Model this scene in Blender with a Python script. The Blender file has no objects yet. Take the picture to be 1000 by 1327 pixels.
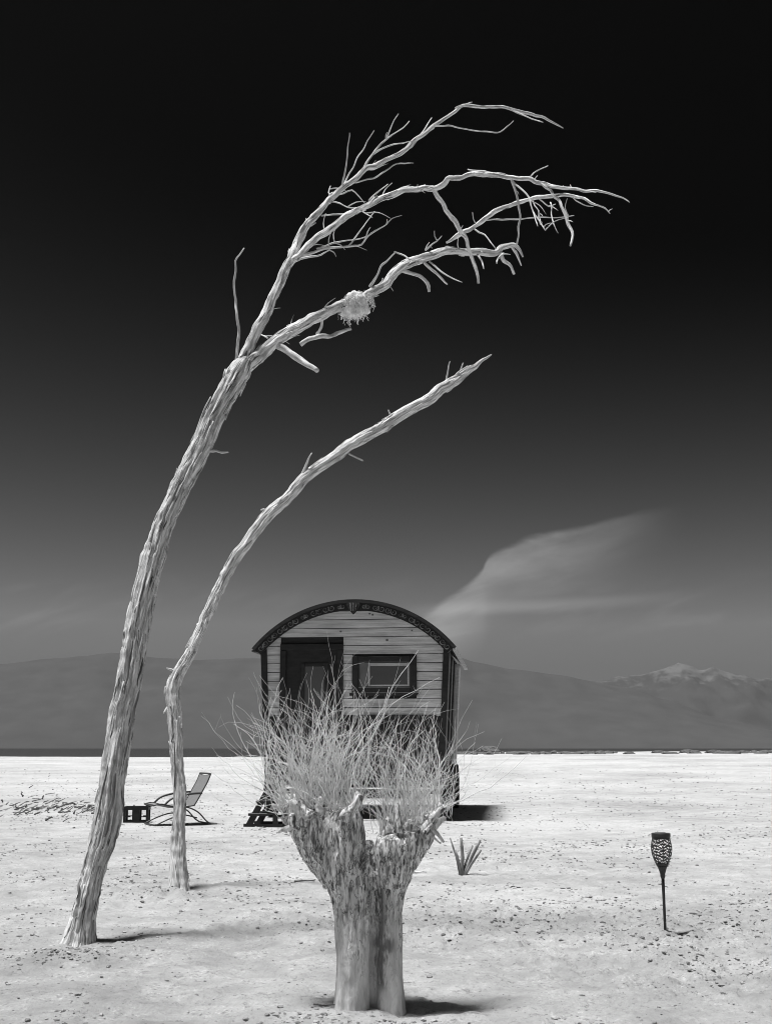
import bpy, bmesh, math, random
from mathutils import Vector, noise, Matrix
R = math.radians
S = bpy.context.scene
COL = S.collection

# ------------------------------------------------------------------ camera
F, HC, HOR = 1500.0, 1.0, 970.0              # focal length in photo pixels, eye height, horizon row
PITCH = math.atan((HOR - 663.5) / F)
cam = bpy.data.cameras.new('camera'); camo = bpy.data.objects.new('camera', cam); COL.objects.link(camo)
cam.sensor_fit = 'HORIZONTAL'; cam.sensor_width = 36.0; cam.lens = 36.0 * F / 1000.0
cam.clip_start = 0.05; cam.clip_end = 80000
camo.location = (0, 0, HC); camo.rotation_euler = (math.pi / 2 + PITCH, 0, 0)
S.camera = camo

# ------------------------------------------------------------------ sky, sun, exposure (black-and-white film, deep red filter)
SUN_EL, SUN_AZ = R(76.5), R(-108)              # azimuth measured from +Y towards +X
world = bpy.data.worlds.new('World'); S.world = world; world.use_nodes = True
wt = world.node_tree; wn = wt.nodes; wl = wt.links

def mnode(nt, op, a, b=None, c=None, clamp=False):
    n = nt.nodes.new('ShaderNodeMath'); n.operation = op; n.use_clamp = clamp
    for i, v in enumerate((a, b, c)):
        if v is None: continue
        if isinstance(v, (int, float)): n.inputs[i].default_value = v
        else: nt.links.new(v, n.inputs[i])
    return n.outputs[0]

def smooth(nt, x, a, b, lo=0.0, hi=1.0):
    n = nt.nodes.new('ShaderNodeMapRange'); n.interpolation_type = 'SMOOTHSTEP'
    nt.links.new(x, n.inputs[0])
    for i, v in zip((1, 2, 3, 4), (a, b, lo, hi)): n.inputs[i].default_value = v
    return n.outputs[0]

sky = wn.new('ShaderNodeTexSky'); sky.sky_type = 'NISHITA'; sky.sun_disc = False
sky.sun_elevation = SUN_EL; sky.sun_rotation = SUN_AZ
sep = wn.new('ShaderNodeSeparateColor'); wl.new(sky.outputs[0], sep.inputs[0])
SKYB = 0.150
# red filter + film contrast: the red part of the blue sky drops to near black
red = mnode(wt, 'MULTIPLY', sep.outputs[0], 0.1)
val = mnode(wt, 'MAXIMUM', mnode(wt, 'SUBTRACT', red, SKYB), 0.0)
val = mnode(wt, 'MULTIPLY', mnode(wt, 'POWER', val, 1.55), 1.75)
val = mnode(wt, 'MINIMUM', val, 0.16)
# a wispy cloud bank above the mountains, laid out by sky direction (azimuth slope u, elevation slope v)
tc = wn.new('ShaderNodeTexCoord'); sx = wn.new('ShaderNodeSeparateXYZ'); wl.new(tc.outputs['Generated'], sx.inputs[0])
yy = mnode(wt, 'MAXIMUM', sx.outputs[1], 0.05)
u = mnode(wt, 'DIVIDE', sx.outputs[0], yy); v = mnode(wt, 'DIVIDE', sx.outputs[2], yy)
cv = wn.new('ShaderNodeCombineXYZ')
wl.new(mnode(wt, 'MULTIPLY', u, 9.0), cv.inputs[0]); wl.new(mnode(wt, 'MULTIPLY', mnode(wt, 'SUBTRACT', v, mnode(wt, 'MULTIPLY', u, 0.25)), 34.0), cv.inputs[1])
cn = wn.new('ShaderNodeTexNoise'); cn.inputs['Scale'].default_value = 1.0; cn.inputs['Detail'].default_value = 7.0; cn.inputs['Roughness'].default_value = 0.55
cn.inputs['Distortion'].default_value = 0.4
wl.new(cv.outputs[0], cn.inputs['Vector'])
nz = mnode(wt, 'SUBTRACT', cn.outputs[0], 0.5)
fc = wn.new('ShaderNodeFloatCurve'); wl.new(mnode(wt, 'MULTIPLY_ADD', u, 2.0, 0.1, clamp=True), fc.inputs['Value']); fc.inputs[0].default_value = 1.0
pts = [(0.0, 0.40), (0.155, 0.455), (0.205, 0.52), (0.265, 0.61), (0.285, 0.68), (0.36, 0.735), (0.50, 0.80), (0.62, 0.85), (1.0, 0.93)]
cur = fc.mapping.curves[0]
cur.points[0].location = pts[0]; cur.points[-1].location = pts[-1]
for p in pts[1:-1]: cur.points.new(*p)
fc.mapping.update()
top = mnode(wt, 'MULTIPLY', fc.outputs[0], 0.25)
d = mnode(wt, 'ADD', mnode(wt, 'SUBTRACT', top, v), mnode(wt, 'MULTIPLY', nz, 0.022))
fan = mnode(wt, 'MULTIPLY', smooth(wt, d, -0.001, 0.007), smooth(wt, d, 0.012, 0.075, 1.0, 0.0))
fan = mnode(wt, 'MULTIPLY', fan, mnode(wt, 'MULTIPLY', smooth(wt, u, 0.012, 0.05), smooth(wt, u, 0.10, 0.27, 1.0, 0.0)))
bd = mnode(wt, 'ADD', mnode(wt, 'SUBTRACT', v, mnode(wt, 'MULTIPLY_ADD', u, 0.055, 0.1145)), mnode(wt, 'MULTIPLY', nz, 0.012))
band = mnode(wt, 'MULTIPLY', smooth(wt, mnode(wt, 'ABSOLUTE', bd), 0.0, 0.0095, 1.0, 0.0), mnode(wt, 'MULTIPLY', smooth(wt, u, 0.0, 0.06), smooth(wt, u, 0.14, 0.30, 1.0, 0.0)))
wisp = mnode(wt, 'MULTIPLY', smooth(wt, cn.outputs[0], 0.48, 0.8), smooth(wt, mnode(wt, 'ABSOLUTE', mnode(wt, 'SUBTRACT', v, 0.115)), 0.0, 0.05, 1.0, 0.0))
cl = mnode(wt, 'MULTIPLY', fan, mnode(wt, 'MULTIPLY_ADD', nz, 2.6, 1.0))
cl = mnode(wt, 'ADD', mnode(wt, 'MULTIPLY', cl, 0.118), mnode(wt, 'ADD', mnode(wt, 'MULTIPLY', band, 0.056), mnode(wt, 'MULTIPLY', wisp, 0.035)))
front = smooth(wt, sx.outputs[1], 0.05, 0.4)
val = mnode(wt, 'ADD', val, mnode(wt, 'MULTIPLY', cl, front))
bg = wn['Background']; bg.inputs['Strength'].default_value = 0.1
wl.new(mnode(wt, 'MULTIPLY', val, 10.0), bg.inputs['Color'])

SV = Vector((math.cos(SUN_EL) * math.sin(SUN_AZ), math.cos(SUN_EL) * math.cos(SUN_AZ), math.sin(SUN_EL)))
sl = bpy.data.lights.new('sun', 'SUN'); sl.energy = 4.6; sl.angle = R(11.0); sl.color = (1, 1, 1)
so = bpy.data.objects.new('sun', sl); COL.objects.link(so); so.rotation_euler = SV.to_track_quat('Z', 'Y').to_euler(); so.location = (-30, 0, 60)
S.view_settings.view_transform = 'Standard'; S.view_settings.look = 'None'
S.view_settings.exposure = 0.55; S.view_settings.gamma = 1.0; S.view_settings.use_curve_mapping = False
S.render.engine = 'CYCLES'; S.cycles.pixel_filter_type = 'BLACKMAN_HARRIS'; S.cycles.filter_width = 1.0

# (the photograph shows only soft contact shadows: the sun comes through thin high haze, hence its wide angle)
# ------------------------------------------------------------------ helpers
def ray(px, py):
    a, b = (px - 500) / F, (663.5 - py) / F
    return Vector((a, math.cos(PITCH) - b * math.sin(PITCH), math.sin(PITCH) + b * math.cos(PITCH)))
def at(px, py, Y):
    r = ray(px, py); return Vector((0, 0, HC)) + r * (Y / r.y)
def fbm(x, y, z, o=4):
    return noise.fractal(Vector((x, y, z)), 0.9, 2.0, o)
def ss(a, b, x):
    t = min(1, max(0, (x - a) / (b - a))); return t * t * (3 - 2 * t)
def tag(o, label=None, cat=None, group=None, kind=None):
    if label: o['label'] = label
    if cat: o['category'] = cat
    if group: o['group'] = group
    if kind: o['kind'] = kind
    return o
def empty(name, loc, rz=0, label=None, cat=None, group=None):
    o = bpy.data.objects.new(name, None); COL.objects.link(o); o.location = loc; o.rotation_euler = (0, 0, rz); o.empty_display_size = 0.1
    return tag(o, label, cat, group)
def link(name, me, mat, parent=None):
    if mat and not me.materials: me.materials.append(mat)
    o = bpy.data.objects.new(name, me); COL.objects.link(o)
    if parent: o.parent = parent
    return o

class MB:
    """collects shapes that become one mesh"""
    def __init__(s): s.v = []; s.f = []; s.uv = {}; s.sh = []
    def add(s, vs, fs, shade=None):
        n = len(s.v); s.v += [tuple(p) for p in vs]; s.f += [tuple(i + n for i in f) for f in fs]
        if shade is not None: s.sh += [shade] * len(vs)
        return s
    def box(s, x0, x1, y0, y1, z0, z1, M=None):
        vs = [Vector((x, y, z)) for z in (z0, z1) for y in (y0, y1) for x in (x0, x1)]
        if M: vs = [M @ p for p in vs]
        return s.add(vs, [(0, 2, 3, 1), (4, 5, 7, 6), (0, 1, 5, 4), (2, 6, 7, 3), (0, 4, 6, 2), (1, 3, 7, 5)])
    def prism(s, poly, y0, y1):
        n = len(poly)
        vs = [(x, y0, z) for x, z in poly] + [(x, y1, z) for x, z in poly]
        fs = [tuple(range(n)), tuple(range(2 * n - 1, n - 1, -1))] + [(i, i + n, (i + 1) % n + n, (i + 1) % n) for i in range(n)]
        return s.add(vs, fs)
    def tube(s, P, rad, sides=8, ridge=0.0, kf=2.0, ls=3.0, seed=0.0, flat=1.0, cap=True):
        n = len(P); N = None; rings = []; L = 0
        base = len(s.v); uvs = []
        for i in range(n):
            w_ = 1 if n < 16 else max(1, min(14, int(1.3 * rad[i] / max(1e-5, (P[min(i + 1, n - 1)] - P[max(i - 1, 0)]).length * 0.5))))   # thick limbs: average the direction so rings never cross
            T = (P[min(i + w_, n - 1)] - P[max(i - w_, 0)])
            T = T.normalized() if T.length > 1e-9 else Vector((0, 0, 1))
            if N is None:
                N = T.orthogonal().normalized()
            else:
                N = (N - T * N.dot(T)); N = N.normalized() if N.length > 1e-6 else T.orthogonal().normalized()
            B = T.cross(N)
            if i: L += (P[i] - P[i - 1]).length
            for k in range(sides):
                t = 2 * math.pi * k / sides; c, sn = math.cos(t), math.sin(t)
                r = rad[i]
                if ridge:
                    q = 1.3 * noise.fractal(Vector((c * kf + seed, sn * kf + seed * 1.7, L * ls + seed)), 0.9, 2.0, 3, noise_basis='PERLIN_NEW')
                    q2 = 1 - 2 * abs(noise.noise(Vector((c * kf * 1.6 + seed * 3, sn * kf * 1.6, L * ls * 0.6 + 9 + seed)), noise_basis='PERLIN_NEW'))
                    r *= 1 + ridge * (0.8 * q - 0.5 * max(0, q2 - 0.35) ** 1.0)
                s.v.append(tuple(P[i] + N * (c * r) + B * (sn * r * flat)))
                uvs.append((k / sides, L))
        for i in range(n - 1):
            for k in range(sides):
                a = base + i * sides + k; b = base + i * sides + (k + 1) % sides
                f = (a, b, b + sides, a + sides); 
                s.uv[len(s.f)] = [(k / sides * 6.2832 * rad[0], uvs[i * sides][1]), ((k + 1) / sides * 6.2832 * rad[0], uvs[i * sides][1]),
                                  ((k + 1) / sides * 6.2832 * rad[0], uvs[(i + 1) * sides][1]), (k / sides * 6.2832 * rad[0], uvs[(i + 1) * sides][1])]
                s.f.append(f)
        if cap:
            s.f.append(tuple(base + k for k in range(sides - 1, -1, -1)))
            s.f.append(tuple(base + (n - 1) * sides + k for k in range(sides)))
        return s
    def lathe(s, prof, c=(0, 0, 0), seg=24, skip=None):
        vs = []; fs = []
        for r, z in prof:
            for k in range(seg):
                t = 2 * math.pi * k / seg; vs.append((c[0] + r * math.cos(t), c[1] + r * math.sin(t), c[2] + z))
        for i in range(len(prof) - 1):
            for k in range(seg):
                if skip and skip(i, k): continue
                fs.append((i * seg + k, i * seg + (k + 1) % seg, (i + 1) * seg + (k + 1) % seg, (i + 1) * seg + k))
        return s.add(vs, fs)
    def mesh(s, name, smoothing=False):
        me = bpy.data.meshes.new(name); me.from_pydata(s.v, [], s.f)
        if s.uv:
            ul = me.uv_layers.new(name='UVMap')
            for p in me.polygons:
                q = s.uv.get(p.index)
                if q:
                    for li, c in zip(p.loop_indices, q): ul.data[li].uv = c
        if s.sh and len(s.sh) == len(s.v):
            a = me.attributes.new('shade', 'FLOAT', 'POINT'); a.data.foreach_set('value', s.sh)
        if smoothing: me.polygons.foreach_set('use_smooth', [True] * len(me.polygons))
        me.update(); return me
    def build(s, name, mat, parent=None, smoothing=False, bevel=0):
        me = s.mesh(name, smoothing)
        if bevel:
            bm = bmesh.new(); bm.from_mesh(me); bmesh.ops.bevel(bm, geom=bm.edges[:], offset=bevel, segments=1, affect='EDGES', clamp_overlap=True)
            bm.to_mesh(me); bm.free()
        return link(name, me, mat, parent)

def catmull(P, n):
    """P: list of tuples; n samples per span"""
    out = []
    m = len(P)
    for i in range(m - 1):
        p0, p1, p2, p3 = P[max(i - 1, 0)], P[i], P[i + 1], P[min(i + 2, m - 1)]
        k = n if isinstance(n, int) else n(p1, p2)
        for j in range(k):
            t = j / k
            out.append(tuple(0.5 * (2 * b + (c - a) * t + (2 * a - 5 * b + 4 * c - d) * t * t + (3 * b - a - 3 * c + d) * t ** 3) for a, b, c, d in zip(p0, p1, p2, p3)))
    out.append(P[-1]); return out

# ------------------------------------------------------------------ materials (all grey: the photograph is black and white)
def mat(name, lo, hi, scale=(8, 8, 8), coord='Object', rough=0.85, bump=0.0, bscale=None, detail=6, spec=0.25, p0=0.35, p1=0.65, dist=0.002, extra=None):
    m = bpy.data.materials.new(name); m.use_nodes = True; nt = m.node_tree
    b = nt.nodes['Principled BSDF']; b.inputs['Roughness'].default_value = rough; b.inputs['Specular IOR Level'].default_value = spec
    t = nt.nodes.new('ShaderNodeTexCoord'); mp = nt.nodes.new('ShaderNodeMapping'); mp.inputs['Scale'].default_value = scale
    nt.links.new(t.outputs[coord], mp.inputs[0])
    no = nt.nodes.new('ShaderNodeTexNoise'); no.inputs['Scale'].default_value = 1; no.inputs['Detail'].default_value = detail; no.inputs['Roughness'].default_value = 0.6
    nt.links.new(mp.outputs[0], no.inputs['Vector'])
    r = nt.nodes.new('ShaderNodeValToRGB'); r.color_ramp.elements[0].position = p0; r.color_ramp.elements[1].position = p1
    r.color_ramp.elements[0].color = (lo, lo, lo, 1); r.color_ramp.elements[1].color = (hi, hi, hi, 1)
    nt.links.new(no.outputs[0], r.inputs[0]); col = r.outputs[0]
    if extra: col = extra(nt, t, col, no)
    nt.links.new(col, b.inputs['Base Color'])
    if bump:
        src = no
        if bscale:
            mp2 = nt.nodes.new('ShaderNodeMapping'); mp2.inputs['Scale'].default_value = bscale; nt.links.new(t.outputs[coord], mp2.inputs[0])
            src = nt.nodes.new('ShaderNodeTexNoise'); src.inputs['Scale'].default_value = 1; src.inputs['Detail'].default_value = 8; src.inputs['Roughness'].default_value = 0.65
            nt.links.new(mp2.outputs[0], src.inputs['Vector'])
        bp = nt.nodes.new('ShaderNodeBump'); bp.inputs['Strength'].default_value = bump; bp.inputs['Distance'].default_value = dist
        nt.links.new(src.outputs[0], bp.inputs['Height']); nt.links.new(bp.outputs[0], b.inputs['Normal'])
    return m
def mixcol(nt, fac, a, bval):
    x = nt.nodes.new('ShaderNodeMix'); x.data_type = 'RGBA'
    nt.links.new(fac, x.inputs[0]); nt.links.new(a, x.inputs[6]); x.inputs[7].default_value = (bval, bval, bval, 1); return x.outputs[2]
def bark_extra(dark, lo=0.60, hi=0.72, sc=(55, 3, 1)):
    def f(nt, t, col, no):
        mp = nt.nodes.new('ShaderNodeMapping'); mp.inputs['Scale'].default_value = sc; nt.links.new(t.outputs['UV'], mp.inputs[0])
        n = nt.nodes.new('ShaderNodeTexNoise'); n.inputs['Scale'].default_value = 1; n.inputs['Detail'].default_value = 5
        nt.links.new(mp.outputs[0], n.inputs['Vector'])
        return mixcol(nt, smooth(nt, n.outputs[0], lo, hi), col, dark)
    return f
M = {}
M['bark'] = mat('weathered_bark', 0.42, 0.86, (34, 6, 1), 'UV', 0.9, 1.0, (75, 8, 1), dist=0.012, p0=0.40, p1=0.58, extra=bark_extra(0.09, 0.57, 0.65, (44, 5.5, 1)))
M['bark2'] = mat('bleached_bark', 0.42, 0.86, (50, 9, 1), 'UV', 0.9, 1.0, (80, 12, 1), dist=0.010, p0=0.40, p1=0.58, extra=bark_extra(0.10, 0.58, 0.66, (60, 7, 1)))
M['flake'] = mat('peeling_bark', 0.32, 0.8, (45, 45, 16), 'Object', 0.95, 0.3)
M['twig'] = mat('bleached_twig', 0.34, 0.74, (60, 14, 1), 'UV', 0.9, 0.5, dist=0.003)
M['strip'] = mat('bark_strip', 0.08, 0.3, (50, 4, 1), 'UV', 0.95, 0.3, dist=0.001)
def stump_extra(nt, t, col, no):
    mp = nt.nodes.new('ShaderNodeMapping'); mp.inputs['Scale'].default_value = (70, 70, 15); nt.links.new(t.outputs['Object'], mp.inputs[0])
    n = nt.nodes.new('ShaderNodeTexNoise'); n.inputs['Scale'].default_value = 1; n.inputs['Detail'].default_value = 6; n.inputs['Roughness'].default_value = 0.7
    nt.links.new(mp.outputs[0], n.inputs['Vector'])
    z = nt.nodes.new('ShaderNodeSeparateXYZ'); nt.links.new(t.outputs['Object'], z.inputs[0])
    old = smooth(nt, mnode(nt, 'ADD', z.outputs[2], mnode(nt, 'MULTIPLY', mnode(nt, 'SUBTRACT', no.outputs[0], 0.5), 0.9)), 0.12, 0.46)   # rough old bark stays on above, smooth wood below
    # shade of the split painted down the right stem, knot blotch across it
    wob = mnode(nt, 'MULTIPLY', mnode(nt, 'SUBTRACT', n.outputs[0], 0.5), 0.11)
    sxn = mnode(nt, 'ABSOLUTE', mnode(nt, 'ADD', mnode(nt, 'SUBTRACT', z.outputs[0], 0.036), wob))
    split_shade = mnode(nt, 'MULTIPLY', smooth(nt, sxn, 0.004, 0.030, 1.0, 0.0), mnode(nt, 'MULTIPLY', smooth(nt, z.outputs[2], 0.02, 0.10), smooth(nt, z.outputs[2], 0.40, 0.50, 1.0, 0.0)))
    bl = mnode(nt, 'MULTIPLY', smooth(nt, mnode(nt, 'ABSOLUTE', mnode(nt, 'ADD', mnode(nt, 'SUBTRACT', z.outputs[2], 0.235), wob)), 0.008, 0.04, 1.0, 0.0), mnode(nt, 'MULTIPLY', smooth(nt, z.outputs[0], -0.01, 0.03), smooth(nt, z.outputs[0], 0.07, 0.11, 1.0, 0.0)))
    col = mixcol(nt, mnode(nt, 'MULTIPLY', mnode(nt, 'MAXIMUM', split_shade, bl), 0.8), col, 0.10)
    col = mixcol(nt, mnode(nt, 'MULTIPLY', smooth(nt, n.outputs[0], 0.46, 0.60), mnode(nt, 'MULTIPLY', old, 0.85)), col, 0.11)
    mp3 = nt.nodes.new('ShaderNodeMapping'); mp3.inputs['Scale'].default_value = (30, 30, 9); nt.links.new(t.outputs['Object'], mp3.inputs[0])
    n3 = nt.nodes.new('ShaderNodeTexNoise'); n3.inputs['Scale'].default_value = 1; n3.inputs['Detail'].default_value = 5; n3.inputs['Distortion'].default_value = 0.8; nt.links.new(mp3.outputs[0], n3.inputs['Vector'])
    crk = smooth(nt, mnode(nt, 'ABSOLUTE', mnode(nt, 'SUBTRACT', n3.outputs[0], 0.5)), 0.004, 0.030, 1.0, 0.0)
    return mixcol(nt, mnode(nt, 'MULTIPLY', crk, mnode(nt, 'MULTIPLY_ADD', old, 0.75, 0.12)), col, 0.05)
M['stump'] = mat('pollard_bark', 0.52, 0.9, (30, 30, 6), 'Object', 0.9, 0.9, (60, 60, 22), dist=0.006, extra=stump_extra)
M['stub'] = mat('stub_wood', 0.4, 0.88, (70, 70, 24), 'Object', 0.9, 0.5, dist=0.003)
M['shoot'] = mat('dry_shoot', 0.6, 0.85, (20, 20, 20), 'Object', 0.8)
M['fibre'] = mat('pale_fibre', 0.66, 0.9, (40, 40, 40), 'Object', 0.9, 0.4, dist=0.003)
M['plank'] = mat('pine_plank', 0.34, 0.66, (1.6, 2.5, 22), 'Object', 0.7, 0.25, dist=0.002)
M['knot'] = mat('pine_knot', 0.08, 0.14, (20, 20, 20), 'Object', 0.7)
M['black'] = mat('black_paint', 0.010, 0.022, (6, 6, 20), 'Object', 0.5, 0.15, spec=0.3)
M['dark'] = mat('dark_stain', 0.016, 0.035, (3, 3, 30), 'Object', 0.65, 0.3, spec=0.25)
M['trim'] = mat('pale_trim', 0.35, 0.5, (5, 5, 30), 'Object', 0.7, 0.2)
M['scroll'] = mat('carved_scroll', 0.015, 0.22, (14, 14, 14), 'Object', 0.6)
M['roof'] = mat('roof_sheet', 0.09, 0.16, (10, 1, 10), 'Object', 0.5, 0.2)
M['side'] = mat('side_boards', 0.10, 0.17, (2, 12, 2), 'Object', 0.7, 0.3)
M['steel'] = mat('dark_steel', 0.02, 0.045, (12, 12, 12), 'Object', 0.45, 0.1, spec=0.5)
M['rubber'] = mat('tyre_rubber', 0.012, 0.025, (20, 20, 20), 'Object', 0.8)
M['sling'] = mat('sling_fabric', 0.16, 0.21, (60, 60, 60), 'Object', 0.85, 0.2)
M['crate'] = mat('crate_plastic', 0.012, 0.025, (15, 15, 15), 'Object', 0.5)
M['iron'] = mat('torch_metal', 0.012, 0.03, (30, 30, 30), 'Object', 0.5, 0.15, spec=0.5)
M['stalk'] = mat('dry_stalk', 0.12, 0.34, (30, 30, 6), 'Object', 0.9, 0.3)
M['drift'] = mat('driftwood', 0.16, 0.42, (40, 40, 40), 'Object', 0.9, 0.3)
M['driftdark'] = mat('dark_driftwood', 0.05, 0.16, (40, 40, 40), 'Object', 0.9, 0.3)
M['rock'] = mat('shore_rock', 0.06, 0.16, (6, 6, 6), 'Object', 0.9, 0.5)
g = bpy.data.materials.new('window_glass'); g.use_nodes = True
gb = g.node_tree.nodes['Principled BSDF']; gb.inputs['Base Color'].default_value = (0.06, 0.06, 0.06, 1); gb.inputs['Roughness'].default_value = 0.12; gb.inputs['Specular IOR Level'].default_value = 0.8
M['glass'] = g

def shade_mat(name, rough=0.95):
    m = bpy.data.materials.new(name); m.use_nodes = True; nt = m.node_tree; b = nt.nodes['Principled BSDF']; b.inputs['Roughness'].default_value = rough; b.inputs['Specular IOR Level'].default_value = 0.1
    a = nt.nodes.new('ShaderNodeAttribute'); a.attribute_name = 'shade'; nt.links.new(a.outputs['Fac'], b.inputs['Base Color']); return m
M['clod'] = shade_mat('clod'); M['debris'] = shade_mat('debris')

def ground_mat():
    m = bpy.data.materials.new('playa'); m.use_nodes = True; nt = m.node_tree; b = nt.nodes['Principled BSDF']
    b.inputs['Roughness'].default_value = 0.95; b.inputs['Specular IOR Level'].default_value = 0.1
    t = nt.nodes.new('ShaderNodeTexCoord')
    def nz(sc, det=6, ro=0.6):
        n = nt.nodes.new('ShaderNodeTexNoise'); n.inputs['Scale'].default_value = sc; n.inputs['Detail'].default_value = det; n.inputs['Roughness'].default_value = ro
        nt.links.new(t.outputs['Object'], n.inputs['Vector']); return n.outputs[0]
    a, c, e, k = nz(0.35, 5), nz(3.2, 8, 0.72), nz(17, 8, 0.75), nz(0.09, 4)
    r = nt.nodes.new('ShaderNodeValToRGB'); r.color_ramp.elements[0].position = 0.37; r.color_ramp.elements[1].position = 0.56
    r.color_ramp.elements[0].color = (0.26,) * 3 + (1,); r.color_ramp.elements[1].color = (0.525,) * 3 + (1,)
    mx = mnode(nt, 'ADD', mnode(nt, 'MULTIPLY', a, 0.30), mnode(nt, 'ADD', mnode(nt, 'MULTIPLY', c, 0.38), mnode(nt, 'MULTIPLY', k, 0.32)))
    nt.links.new(mx, r.inputs[0])
    grit = mnode(nt, 'MULTIPLY', smooth(nt, e, 0.53, 0.64), smooth(nt, mnode(nt, 'ADD', mnode(nt, 'MULTIPLY', a, 0.5), mnode(nt, 'MULTIPLY', c, 0.5)), 0.43, 0.60))
    col = mixcol(nt, mnode(nt, 'MULTIPLY', grit, 0.75), r.outputs[0], 0.10)
    f2 = nz(48, 6, 0.7); f3 = nz(6.5, 6, 0.7)
    speck = mnode(nt, 'MULTIPLY', smooth(nt, f2, 0.55, 0.66), smooth(nt, f3, 0.40, 0.60))
    col = mixcol(nt, mnode(nt, 'MULTIPLY', speck, 0.7), col, 0.09)
    col = mixcol(nt, mnode(nt, 'MULTIPLY', mnode(nt, 'MULTIPLY', smooth(nt, f2, 0.46, 0.36), smooth(nt, c, 0.45, 0.62)), 0.7), col, 0.68)
    nt.links.new(col, b.inputs['Base Color'])
    bp = nt.nodes.new('ShaderNodeBump'); bp.inputs['Strength'].default_value = 1.0; bp.inputs['Distance'].default_value = 0.045
    nt.links.new(mnode(nt, 'ADD', mnode(nt, 'MULTIPLY', e, 0.6), mnode(nt, 'MULTIPLY', nz(60, 6, 0.7), 0.25)), bp.inputs['Height']); nt.links.new(bp.outputs[0], b.inputs['Normal'])
    return m
M['ground'] = ground_mat()

# ------------------------------------------------------------------ ground
def hmacro(x, y):
    w = x / max(y, 1.0)
    far = 0.12 + 0.50 * ss(-0.10, 0.055, w) + 0.10 * ss(0.08, 0.34, w)
    h = far * ss(22, 118, y)
    edge = 128 + 10 * noise.noise(Vector((x * 0.02, 3.3, 0)))
    h -= ss(edge, edge + 45, y) * (h + 2.2)
    h += 0.020 * fbm(x * 0.35, y * 0.35, 1.0, 3) * ss(-1, 4, y)
    return h
def hground(x, y):
    h = hmacro(x, y)
    if 1.5 < y < 60:
        k = 1 - 0.8 * ss(8, 15, y) - 0.2 * ss(25, 60, y)
        patch = ss(-0.15, 0.45, fbm(x * 0.5 + 7, y * 0.5, 5, 3))
        h += k * (0.027 * fbm(x * 2.0, y * 2.6, 2.0, 4) + (0.008 + 0.022 * patch) * fbm(x * 7, y * 7, 4.0, 4) + (0.004 + 0.006 * patch) * (1 - ss(7, 14, y)) * fbm(x * 24, y * 24, 8.0, 3))
        # the playa is heaved up a little round the trunks
        for bx_, by_, am_, sg_ in ((-1.57, 5.95, 0.07, 0.05), (-1.49, 8.33, 0.07, 0.05), (-0.055, 4.40, 0.03, 0.035)):
            r2_ = (x - bx_) ** 2 + (y - by_) ** 2
            if r2_ < 0.6: h += am_ * math.exp(-r2_ / sg_) * (0.6 + 0.8 * noise.noise(Vector((x * 9, y * 9, 3))))
    return h
us = []
q = -0.36
while q <= 0.3601: us.append(q); q += 0.72 / 620
w = 0.36; stp = 0.003
side = []
while w < 4.0: stp *= 1.25; w += stp; side.append(w)
us = [-a for a in reversed(side)] + us + side
ys = [-5 + 0.4 * i for i in range(18)]
y = 2.2
while y < 200:
    ys.append(y); y += max(0.02, y * y / F * 1.3) if y > 3 else 0.08
gv = []; gf = []
nu = len(us)
for y in ys:
    for a in us:
        x = (y + 6) * a
        gv.append((x, y, hground(x, y)))
for j in range(len(ys) - 1):
    for i in range(nu - 1):
        k = j * nu + i; gf.append((k, k + 1, k + 1 + nu, k + nu))
gm = bpy.data.meshes.new('ground'); gm.from_pydata(gv, [], gf); gm.polygons.foreach_set('use_smooth', [True] * len(gf))
tag(link('ground', gm, M['ground']), kind='structure')

def gpt(px, py):
    """the point of the ground seen at a pixel"""
    r = ray(px, py); t = HC / -r.z
    for _ in range(12):
        p = Vector((0, 0, HC)) + r * t
        t = (HC - hground(p.x, p.y)) / -r.z
    p = Vector((0, 0, HC)) + r * t
    return Vector((p.x, p.y, hground(p.x, p.y)))

# lake
wm = bpy.data.materials.new('lake_water'); wm.use_nodes = True; nt = wm.node_tree; b = nt.nodes['Principled BSDF']
b.inputs['Base Color'].default_value = (0.035, 0.035, 0.035, 1); b.inputs['Roughness'].default_value = 0.45; b.inputs['IOR'].default_value = 1.33; b.inputs['Specular IOR Level'].default_value = 0.25
t = nt.nodes.new('ShaderNodeTexCoord'); mp = nt.nodes.new('ShaderNodeMapping'); mp.inputs['Scale'].default_value = (0.4, 0.9, 1); nt.links.new(t.outputs['Object'], mp.inputs[0])
n = nt.nodes.new('ShaderNodeTexNoise'); n.inputs['Scale'].default_value = 1; n.inputs['Detail'].default_value = 5; nt.links.new(mp.outputs[0], n.inputs['Vector'])
bp = nt.nodes.new('ShaderNodeBump'); bp.inputs['Strength'].default_value = 1; bp.inputs['Distance'].default_value = 1.2; nt.links.new(n.outputs[0], bp.inputs['Height']); nt.links.new(bp.outputs[0], b.inputs['Normal'])
lm = bpy.data.meshes.new('lake'); lm.from_pydata([(-21000, 120, -0.9), (21000, 120, -0.9), (21000, 26500, -0.9), (-21000, 26500, -0.9)], [], [(0, 1, 2, 3)])
tag(link('lake', lm, wm), kind='structure')

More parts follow.
